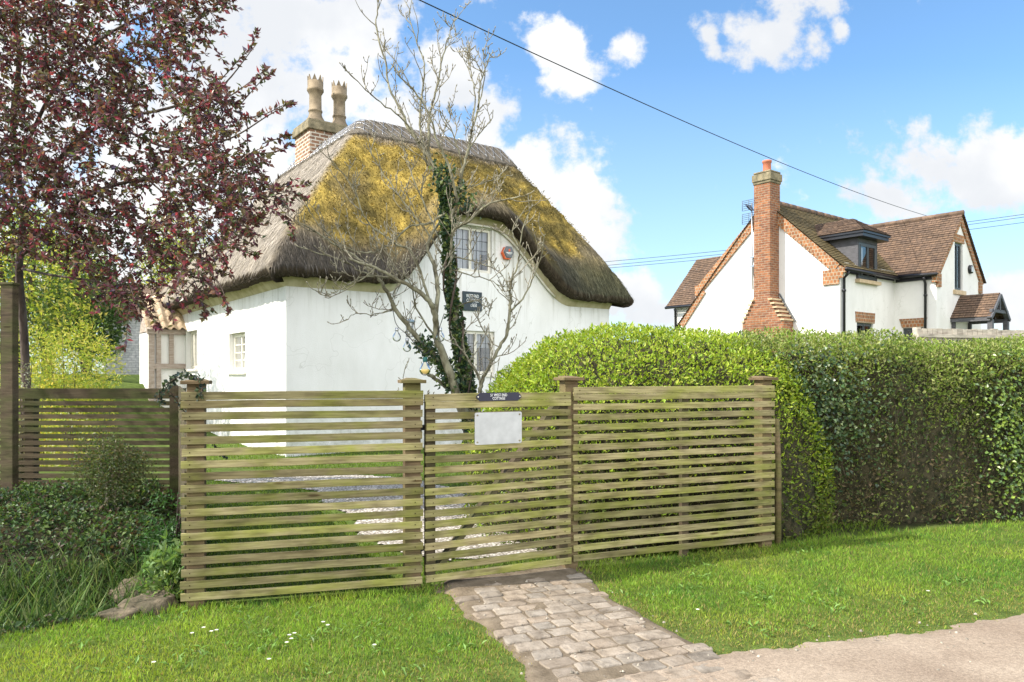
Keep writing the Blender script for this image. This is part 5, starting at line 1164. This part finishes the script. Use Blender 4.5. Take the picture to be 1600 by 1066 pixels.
def build_hedges():
    # rounded evergreen beside the gate
    cen = D + Vector(tuple(hd * -.34 + hn * 1.36)); t = thing('rounded_hedge', 'bright green clipped evergreen with a rounded top, just behind the right-hand fence panel', 'hedge', (cen.x, cen.y, zc(cen.x, cen.y)), HA)
    a = (1.70, 1.24, 1.84 - zc(cen.x, cen.y)); z0 = np.array([0, 0, 0.]); core_mesh(t, z0, a, 2.9, shrink=.93)
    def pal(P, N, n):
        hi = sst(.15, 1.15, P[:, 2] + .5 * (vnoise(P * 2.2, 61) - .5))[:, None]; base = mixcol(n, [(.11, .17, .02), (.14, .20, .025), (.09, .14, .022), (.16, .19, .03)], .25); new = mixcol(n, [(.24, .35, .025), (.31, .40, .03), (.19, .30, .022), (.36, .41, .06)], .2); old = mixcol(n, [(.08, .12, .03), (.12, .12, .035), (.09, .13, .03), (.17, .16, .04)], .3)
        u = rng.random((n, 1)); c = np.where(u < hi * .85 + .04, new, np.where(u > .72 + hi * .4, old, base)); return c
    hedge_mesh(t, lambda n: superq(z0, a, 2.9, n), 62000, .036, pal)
    # long trimmed hedge along the verge to the right
    p0 = np.array([2.2, 6.70]); p1 = np.array([8.6, 7.75]); L = np.linalg.norm(p1 - p0); A2 = math.atan2(p1[1] - p0[1], p1[0] - p0[0]); W, H = 1.3, 1.74
    t = thing('trimmed_hedge', 'long trimmed mixed hedge with bare woody lower face, along the verge at the right', 'hedge', (p0[0], p0[1], 0), A2)
    def surf(n):
        x = rng.uniform(0, L, n); u = rng.random(n); top = u < .36; z = np.where(top, H, rng.uniform(-.02, H, n) ); y = np.where(top, rng.uniform(0, W, n), 0); N = np.where(top[:, None], np.array([[0, -.15, 1.]]), np.array([[0, -1., .12]]))
        r = .22; c = (~top) & (z > H - r); ty = (z - (H - r)) / r; y = np.where(c, r * (1 - np.sqrt(np.maximum(0, 1 - ty ** 2))), y); N = np.where(c[:, None], np.stack([0 * ty, -np.sqrt(np.maximum(0, 1 - ty ** 2)), ty], 1), N)
        c2 = top & (y < r); z = np.where(c2, H - r + np.sqrt(np.maximum(0, r * r - (r - y) ** 2)), z); z = z + .05 * np.sin(x * 1.9) * (z > 1) + .03 * np.sin(x * 5.3) * (z > 1.4); y = y + .07 * np.sin(x * 2.3 + z * 1.5)
        P = np.stack([x, y, z], 1); return P, unit(N)
    def gaps(P):
        low = 1 - sst(.45, 1.15, P[:, 2] + .5 * (vnoise(P * np.array([1.6, 1, .8]), 71) - .5)); thin = vnoise(P * np.array([2.4, 2, 2.4]), 72); lush = sst(2.1, 2.5, P[:, 0]) * (1 - sst(3.4, 3.6, P[:, 0])) * 0
        return np.clip(1.05 - .55 * low - .42 * sst(.5, .68, thin), .2, 1)
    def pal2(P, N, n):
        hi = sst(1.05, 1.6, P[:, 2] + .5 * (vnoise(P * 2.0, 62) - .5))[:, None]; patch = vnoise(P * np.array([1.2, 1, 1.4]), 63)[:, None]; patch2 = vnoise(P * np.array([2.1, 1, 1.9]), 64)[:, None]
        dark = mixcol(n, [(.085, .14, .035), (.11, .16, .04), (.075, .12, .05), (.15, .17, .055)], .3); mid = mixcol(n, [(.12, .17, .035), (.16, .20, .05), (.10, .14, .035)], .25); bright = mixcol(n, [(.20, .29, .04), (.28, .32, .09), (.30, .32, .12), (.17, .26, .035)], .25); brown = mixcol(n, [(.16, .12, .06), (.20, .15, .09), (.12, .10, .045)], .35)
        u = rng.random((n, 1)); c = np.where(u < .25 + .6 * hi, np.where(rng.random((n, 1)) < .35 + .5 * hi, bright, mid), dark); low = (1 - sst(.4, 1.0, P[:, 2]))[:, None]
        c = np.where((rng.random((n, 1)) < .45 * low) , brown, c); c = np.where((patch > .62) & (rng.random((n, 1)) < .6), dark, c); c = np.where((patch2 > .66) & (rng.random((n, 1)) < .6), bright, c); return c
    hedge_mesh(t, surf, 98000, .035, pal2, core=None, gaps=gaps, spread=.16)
    for nm, cx_, cz_, sx, sz, n_, pl in (('ivy_patch', .62, 1.08, .26, .30, 1300, [(.05, .10, .035), (.07, .12, .045), (.12, .16, .06), (.03, .06, .03)]), ('bramble_patch', 2.78, .85, .22, .42, 1500, [(.14, .22, .03), (.19, .26, .04), (.10, .17, .04), (.06, .11, .04)])):
        P = np.stack([rng.normal(cx_, sx, n_), -.06 - .09 * rng.random(n_), np.clip(rng.normal(cz_, sz, n_), .05, 1.6 + .1 * rng.random(n_))], 1); P[:, 1] += .07 * np.sin(P[:, 0] * 2.3 + P[:, 2] * 1.5); v, q, c = leaves(P, rnd_dir(n_) * .8 + np.array([0, -.4, -.3]), np.array([[0, -1., .4]]) + .5 * rnd_dir(n_), rng.uniform(.028, .05, n_), rng.uniform(.022, .038, n_), mixcol(n_, pl, .3)); np_mesh(nm, v, q, c, M['leaf_shiny'], t)
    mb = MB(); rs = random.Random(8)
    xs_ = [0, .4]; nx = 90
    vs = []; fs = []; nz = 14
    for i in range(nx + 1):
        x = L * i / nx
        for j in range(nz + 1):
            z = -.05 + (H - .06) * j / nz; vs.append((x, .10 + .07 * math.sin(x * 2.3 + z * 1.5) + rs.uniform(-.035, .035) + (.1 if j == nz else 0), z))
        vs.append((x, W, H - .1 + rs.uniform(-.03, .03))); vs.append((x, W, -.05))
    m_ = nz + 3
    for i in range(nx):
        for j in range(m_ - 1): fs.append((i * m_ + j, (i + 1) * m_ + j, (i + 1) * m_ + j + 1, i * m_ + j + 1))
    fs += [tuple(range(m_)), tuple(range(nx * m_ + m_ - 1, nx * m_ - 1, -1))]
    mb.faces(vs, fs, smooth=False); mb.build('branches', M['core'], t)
    mb = MB()
    for k in range(420):
        x = rs.uniform(0, L); z = rs.uniform(0, 1.3); y = .02 + .07 * math.sin(x * 2.3 + z * 1.5) + rs.uniform(-.03, .08); p = Vector((x, y, z)); pts = [p]; d = Vector((rs.uniform(-.5, .5), rs.uniform(-.4, .1), rs.uniform(.4, 1))).normalized()
        for i in range(3): d = (d + Vector((rs.uniform(-.4, .4), rs.uniform(-.3, .3), rs.uniform(-.1, .3)))).normalized(); pts.append(pts[-1] + d * rs.uniform(.05, .12))
        r = rs.uniform(.0015, .004); mb.tube(pts, [r, r * .8, r * .6, r * .4], 4, cap=False)
    mb.build('twigs', M['dark_twig'], t)
build_hedges()

# ------------------------------------------------------------------ shrubs and plants
def shrub(name, label, cat, c, rad, n, ll, pal, stems=6, group=None, mat='leaf', low=.0, wd=.45, shell=.55, kind=1, sw=.012):
    c = Vector(c); t = thing(name, label, cat, (c.x, c.y, zc(c.x, c.y) - .02), 0, group); rs = random.Random(int(abs(c.x * 97 + c.y * 31) * 10))
    rx, ry, rz = rad; mb = MB(); P = []; Dn = []
    lobes = [(Vector((rs.uniform(-.55, .55) * rx, rs.uniform(-.55, .55) * ry, rz * rs.uniform(low, 1.5 if low else .3) )), rs.uniform(.4, .75)) for _ in range(9)] + [(Vector((0, 0, rz)), .8)]
    for s in range(stems):
        a = 2 * math.pi * s / stems + rs.random(); top = Vector((rx * .7 * math.cos(a) * rs.random(), ry * .7 * math.sin(a) * rs.random(), rz * rs.uniform(1.2, 1.8))); pts = [Vector((.05 * math.cos(a), .05 * math.sin(a), -.05)), top * .35 + Vector((0, 0, .1 * rz)), top * .7, top]
        mb.tube(spline(pts, 4), [sw * (1 - .75 * k / 12) for k in range(13)], 5)
    mb.build('stems', M['dark_bark'] if kind else M['twig'], t)
    w = np.array([l[1] ** 2 for l in lobes]); li = rng.choice(len(lobes), n, p=w / w.sum()); d = rnd_dir(n); r = rng.uniform(shell, 1, n) ** .6
    cc = np.array([tuple(l[0]) for l in lobes]); sc = np.array([l[1] for l in lobes]); P = cc[li] + d * (r * sc[li])[:, None] * np.array([rx, ry, rz]); P[:, 2] = np.abs(P[:, 2]) + .02
    P += (vnoise(P * 5, 33)[:, None] - .5) * .2 * rx * d
    v, q, c_ = leaves(P, d * .6 + rnd_dir(n) * .8, d + .8 * rnd_dir(n), rng.uniform(.6, 1.3, n) * ll, rng.uniform(.8, 1.2, n) * ll * wd, mixcol(n, pal, .3)); np_mesh('foliage', v, q, c_, M[mat], t); return t
YG = [(.40, .44, .05), (.48, .48, .08), (.30, .38, .05), (.55, .50, .14), (.22, .32, .05)]; YE = [(.68, .50, .03), (.52, .44, .04), (.30, .30, .05)]; DG = [(.03, .09, .02), (.05, .12, .02), (.04, .07, .02)]; MG = [(.09, .15, .035), (.12, .18, .04), (.06, .10, .03)]
def pt(px, Y): p = at(px, 600, Y); return (p.x, p.y, 0)
shrub('garden_shrub', 'tall feathery yellow-green shrub in full sun behind the bank fence', 'shrub', pt(104, 12.0), (.78, .75, 1.12), 10000, .075, YG, wd=.25, low=.2)
shrub('garden_shrub', 'low golden-yellow flowering shrub close to the tall timber post', 'shrub', pt(58, 11), (.35, .4, .75), 3500, .05, YE + YG, wd=.4)
shrub('garden_shrub', 'small variegated pale green bush in front of the feathery shrub', 'shrub', pt(112, 10.5), (.45, .4, .45), 3800, .05, YG + [(.5, .5, .35)], wd=.5)
shrub('garden_tree', 'deep green leafy tree behind the feathery yellow shrub', 'tree', pt(135, 19), (1.0, 1.2, 1.6), 7000, .11, DG + MG, low=.3, sw=.07)
shrub('garden_tree', 'yellow-green sunlit tree high behind the tall timber post', 'tree', pt(25, 15), (2.0, 1.5, 2.2), 10000, .10, MG + YG, low=.4, sw=.08)
shrub('garden_tree', 'pale green tree top peeping above the thatch beyond the left roof slope', 'tree', pt(265, 29), (1.6, 1.6, 3.3), 6000, .14, MG + YG, low=.6, sw=.09)
shrub('garden_tree', 'grey-green round tree behind the shrubs at the far left edge', 'tree', pt(75, 24), (2.6, 1.8, 2.7), 9000, .13, [(.14, .19, .08), (.18, .22, .09), (.10, .14, .06)], low=.4, sw=.1)
shrub('climbing_plant', 'pale variegated climber on the trunk beside the tall timber post', 'plant', pt(38, 7.75), (.10, .10, .72), 1300, .05, [(.45, .45, .36), (.16, .18, .08), (.25, .24, .15)], stems=2)
shrub('bank_shrub', 'twiggy small-leaved shrub on the bank in front of the shaded slatted fence', 'shrub', (-3.55, 6.5, 0), (.36, .3, .36), 5200, .026, [(.05, .085, .02), (.08, .11, .03), (.09, .08, .03), (.04, .06, .02)], stems=7, low=.6, kind=0, wd=.5, shell=.3, sw=.008)
shrub('bank_shrub', 'glossy green seedling bush at the foot of the return fence', 'shrub', (-2.62, 5.75, 0), (.30, .35, .28), 2600, .036, [(.03, .09, .02), (.05, .13, .03), (.04, .08, .03)], stems=5, wd=.55)
shrub('dock_plant', 'pale broad-leaved weed growing over the stones beside the corner post', 'plant', (-2.20, 4.78, 0), (.17, .15, .17), 420, .075, [(.12, .22, .06), (.17, .26, .08), (.10, .18, .05)], stems=3, wd=.45, low=.3, sw=.006)
shrub('nettle_clump', 'clump of light green nettles below the broad-leaved weed', 'plant', (-2.14, 4.58, 0), (.16, .12, .10), 700, .04, [(.10, .17, .04), (.16, .22, .05), (.08, .13, .03)], stems=5, wd=.5, sw=.004)
def rocks():
    for i, (px, py, Y, r, lab) in enumerate(((188, 955, 4.33, (.13, .10, .045), 'low flat brown stone at the lawn edge by the ditch'), (236, 925, 4.5, (.19, .15, .085), 'long sloping mossy brown stone beside the corner fence post'), (208, 850, 5.1, (.17, .15, .13), 'upright weathered boulder on the bank above the sloping stone'), (262, 832, 5.05, (.14, .12, .09), 'dark slab stone against the end of the front fence'))):
        p = at(px, py, Y); z = zc(p.x, p.y); bm = bmesh.new(); bmesh.ops.create_icosphere(bm, subdivisions=4, radius=1)
        co = np.array([tuple(v.co) for v in bm.verts]); nn = vnoise(co * 1.6 + i * 7, 80) - .5; n2 = vnoise(co * 5 + i * 3, 81) - .5
        for v, a, b in zip(bm.verts, nn, n2):
            k = 1 + .55 * a + .13 * b; q = v.co * k; q.z = max(q.z, -.5); q.z = min(q.z, .75 + .25 * b + .2 * q.x); v.co = (q.x * r[0], q.y * r[1], q.z * r[2])
        me = bpy.data.meshes.new('stone'); bm.to_mesh(me); bm.free(); me.polygons.foreach_set('use_smooth', [True] * len(me.polygons)); me.materials.append(M['stone'])
        o = bpy.data.objects.new('garden_stone', me); C.objects.link(o); o.location = (p.x, p.y, z + r[2] * .25); o.rotation_euler = (0, 0, .4 + i); tag(o, lab, 'stone', 'stones at the end of the fence')
rocks()
def vine():
    p = A + Vector((-.02, .02, 1.36)); t = thing('ivy_trail', 'dark trailing ivy sprig draped over the cap of the corner fence post', 'ivy', p)
    rs = random.Random(6); mb = MB(); P = []
    for pts in ([(.12, .05, .0), (.05, .0, .05), (-.02, .02, .04), (-.09, .03, 0), (-.16, .08, -.06), (-.2, .2, -.12)], [(.05, .0, .05), (.13, -.02, .03), (.15, -.03, -.03), (.135, -.03, -.08)], [(-.1, .1, -.05), (-.12, .4, -.22), (-.18, .9, -.42), (-.26, 1.4, -.6)], [(-.05, .04, .03), (-.08, .1, .03), (-.13, .15, -.02)]):
        S = spline([Vector(q) for q in pts], 6); mb.tube(S, .003, 5)
        for s in S:
            for _ in range(3): P.append(tuple(s + Vector((rs.gauss(0, .008), rs.gauss(0, .008), rs.gauss(0, .008)))))
    mb.build('stem', M['dark_bark'], t); P = np.array(P); n = len(P); v, q, c = leaves(P, rnd_dir(n), rnd_dir(n), rng.uniform(.018, .035, n), rng.uniform(.015, .03, n), mixcol(n, [(.015, .03, .025), (.03, .05, .03), (.05, .08, .03)], .3)); np_mesh('foliage', v, q, c, M['leaf_shiny'], t)
vine()

# ------------------------------------------------------------------ grass and ground cover (uncountable)
def blades(x, y, h, w, cols, lean=.5, z=None):
    n = len(x); P = np.stack([x, y, gz(x, y) - .004 if z is None else z], 1); d = rnd_dir(n); d[:, 2] = 0; D_ = d * lean * rng.uniform(.2, 1.2, (n, 1)) + np.array([0, 0, 1.]); return leaves(P, D_, unit(np.cross(D_, rnd_dir(n))), h, w, cols, .3)
def lawn():
    # front verge
    N = 620000; x = rng.uniform(-3.6, 8.2, N); y = rng.uniform(3.05, 8.0, N); s = fence_y(x) - y
    k = (s > -.03) & (lane_d(x, y) < .05 - .16 * rng.random(N) ** 1.5) & ~path_in(x, y, -.04) & (~path_in(x, y, .02) | (rng.random(N) < .5)) & (np.abs(x / y) < .80)
    q = ditch_q(x, y); sd = side_s(x, y); k &= ~((q > .05) & (sd > .06))
    dist = np.sqrt(x * x + y * y); k &= rng.random(N) < np.clip(1.45 - dist * .14, .3, 1)
    wear = n2d(x, y, 1.7, 90); patch = n2d(x, y, 5, 91); ed = np.clip(1 - np.abs(lane_d(x, y)) / .6, 0, 1); l, r = path_lr(y); pe = np.clip(1 - np.minimum(np.abs(x - l), np.abs(x - r)) / .22, 0, 1) * (y < fence_y(x))
    dry = np.clip(.75 * ed + .7 * pe + .25 * (wear - .45), 0, 1); k &= rng.random(N) < 1 - .62 * dry
    x, y, s, dry, patch, wear = x[k], y[k], s[k], dry[k], patch[k], wear[k]; n = len(x)
    clov = n2d(x, y, 3.3, 93); g1 = mixcol(n, [(.155, .275, .026), (.19, .32, .035), (.12, .225, .024), (.25, .335, .048), (.18, .29, .045)], .25) * (.82 + .4 * patch[:, None]); g2 = mixcol(n, [(.28, .25, .07), (.20, .21, .05), (.33, .27, .11)], .3)
    lite = np.array([.09, .06, .01]) * sst(.45, .75, wear)[:, None]; g1 = np.where((clov[:, None] > .62) & (rng.random((n, 1)) < .6), g1 * np.array([.55, .72, .9]), g1); c = np.where(rng.random((n, 1)) < dry[:, None] * .85 + .09, g2, g1 + lite)
    h = rng.uniform(.016, .045, n) * (.75 + .6 * patch) * (1 - .45 * dry) * np.where(s < .12, 1.5, 1)
    v, q, c = blades(x, y, h, rng.uniform(.0028, .0055, n), c, 1.1); o = np_mesh('lawn_grass', v, q, c, M['blade']); tag(o, 'short sunlit grass of the verge on both sides of the stone path', 'grass', kind='stuff')
    # tufts at the lane edge and at fence foot
    # garden lawn behind the fence
    N = 130000; x = rng.uniform(-6.5, 3.5, N); y = rng.uniform(4.7, 14, N); k = (y > fence_y(x) + .08) & ~in_poly(x, y, gp) & (side_s(x, y) < -.05) & (rng.random(N) < np.clip(7.5 / y - .25, .2, 1)); x, y = x[k], y[k]; n = len(x)
    v, q, c = blades(x, y, rng.uniform(.03, .065, n), rng.uniform(.006, .011, n), mixcol(n, [(.13, .21, .025), (.17, .25, .03), (.10, .17, .025)], .25), 1.0); o = np_mesh('garden_grass', v, q, c, M['blade']); tag(o, 'bright green garden lawn behind the slatted fence', 'grass', kind='stuff')
    # ditch sedge
    N = 8000; x = rng.uniform(-3.9, -1.95, N); y = rng.uniform(3.8, 6.1, N); q_ = ditch_q(x, y); sd = side_s(x, y); clump = n2d(x, y, 4.5, 95); k = (q_ > .0) & (q_ < 1.25) & (sd > .22) & (clump > .3) & (rng.random(N) < np.clip((-x - 1.9) * .9, .08, 1)); x, y = x[k], y[k]; n = len(x)
    v, q, c = blades(x, y, rng.uniform(.14, .36, n) * (.5 + .8 * rng.random(n)), rng.uniform(.005, .012, n), mixcol(n, [(.04, .085, .02), (.06, .12, .025), (.11, .17, .05), (.03, .06, .018), (.15, .19, .07)], .35), 1.3); o = np_mesh('long_grass', v, q, c, M['blade']); tag(o, 'long arching grass growing in the ditch at the left', 'grass', kind='stuff')
    # bank ground cover and leaf litter
    N = 60000; x = rng.uniform(-8, -1.9, N); y = rng.uniform(3.9, 7.55, N); q_ = ditch_q(x, y); sd = side_s(x, y); clump = n2d(x, y, 2.6, 96); cl2 = n2d(x, y, 7, 97); k = (q_ > .04) & (sd > .05) & (clump * .6 + cl2 * .6 > rng.uniform(.12, .68, N)); x, y, clump = x[k], y[k], clump[k]; n = len(x)
    P = np.stack([x, y, gz(x, y) + rng.uniform(0, .22, n) * clump ** 1.2 * rng.random(n)], 1)
    lit = rng.random(n) < .16; c = np.where(lit[:, None], mixcol(n, [(.07, .05, .03), (.10, .07, .04), (.06, .045, .025)], .35), mixcol(n, [(.035, .08, .02), (.05, .105, .025), (.075, .13, .03), (.03, .06, .025), (.10, .15, .04)], .35))
    v, q, c = leaves(P, rnd_dir(n) + np.array([0, -.2, .25]), np.array([[0, -.4, 1.]]) + .7 * rnd_dir(n), rng.uniform(.02, .055, n), rng.uniform(.014, .04, n), c); o = np_mesh('ground_cover', v, q, c, M['leaf']); tag(o, 'low weeds, ivy and leaf litter covering the bank below the shaded fence', 'ground cover', kind='stuff')
    # weeds and daisies in the verge
    P = []; Dd = []; cc = []; ll = []
    for i in range(64):
        if i < 30: px, py = rng.uniform(60, 760), rng.uniform(945, 1060)
        else: px, py = rng.uniform(960, 1590), rng.uniform(850, 1000)
        X, Y = ground_at(px, py)
        if path_in(X, Y, .05) or lane_d(X, Y) > -.08 or Y > fence_y(X) - .1 or (ditch_q(X, Y) > 0 and side_s(X, Y) > 0): continue
        kx = rng.integers(5, 10)
        for _ in range(kx * 2):
            a = rng.uniform(0, 6.28); P.append((X + rng.normal(0, .05), Y + rng.normal(0, .05), zc(X, Y) + .012)); Dd.append((math.cos(a), math.sin(a), rng.uniform(.2, .9))); cc.append(np.array([.14, .25, .05]) * rng.uniform(.6, 1.4)); ll.append(rng.uniform(.02, .055))
    P, Dd, cc, ll = map(np.array, (P, Dd, cc, ll)); n = len(P); v, q, c = leaves(P, Dd, np.array([[0, 0, 1.]]) + .3 * rnd_dir(n), ll, ll * .32, cc); o = np_mesh('lawn_weeds', v, q, c, M['leaf']); tag(o, 'broad-leaved weeds scattered through the verge grass', 'weeds', kind='stuff')
    P = []
    for px, py in [(452, 1006), (455, 1012), (460, 1003), (448, 1018), (338, 998), (300, 1003), (585, 1022), (505, 985), (512, 990), (420, 1045), (330, 1000), (318, 994), (240, 1050), (1058, 812), (1090, 965), (1450, 935)]:
        X, Y = ground_at(px, py); z = zc(X, Y) + .045; 
        for k in range(9): a = k * .7; P.append((X, Y, z, math.cos(a), math.sin(a)))
    P = np.array(P); n = len(P); v, q, c = leaves(P[:, :3], np.stack([P[:, 3], P[:, 4], np.full(n, .35)], 1), np.tile([0, 0, 1.], (n, 1)), .013, .008, np.tile([.8, .8, .76], (n, 1))); o = np_mesh('daisies', v, q, c, M['leaf']); tag(o, 'tiny white daisies dotted in the verge grass', 'flowers', kind='stuff')
    # grit and small stones on path and lane edge
    mb = MB(); rs = random.Random(4)
    for _ in range(260):
        px, py = rs.uniform(700, 1600), rs.uniform(890, 1066); X, Y = ground_at(px, py)
        if not (path_in(X, Y, .08) or lane_d(X, Y) > -.05): continue
        if lane_d(X, Y) > .3 and rs.random() < .75: continue
        r = rs.uniform(.003, .011); z = float(gz(X, Y)) + (.02 if lane_d(X, Y) > .1 else .022); K = 6; vs = [(X + r * math.cos(k * 1.05 + .2) * rs.uniform(.7, 1.2), Y + r * math.sin(k * 1.05 + .2) * rs.uniform(.7, 1.2), z) for k in range(K)] + [(X + .5 * r * math.cos(k * 1.05), Y + .5 * r * math.sin(k * 1.05), z + r * rs.uniform(.5, .9)) for k in range(K)]
        t_ = rs.uniform(.6, 1.2); mb.faces(vs, [(k, (k + 1) % K, K + (k + 1) % K, K + k) for k in range(K)] + [tuple(range(K, 2 * K))], (t_, t_, t_ * .95))
    m_ = noisy('grit', (.15, .13, .11), (.38, .34, .29), 30, .9, 0, 0, (1, 1, 1), True); o = mb.build('grit', m_); tag(o, 'loose grit and pebbles on the lane edge and path', 'grit', kind='stuff')
lawn()
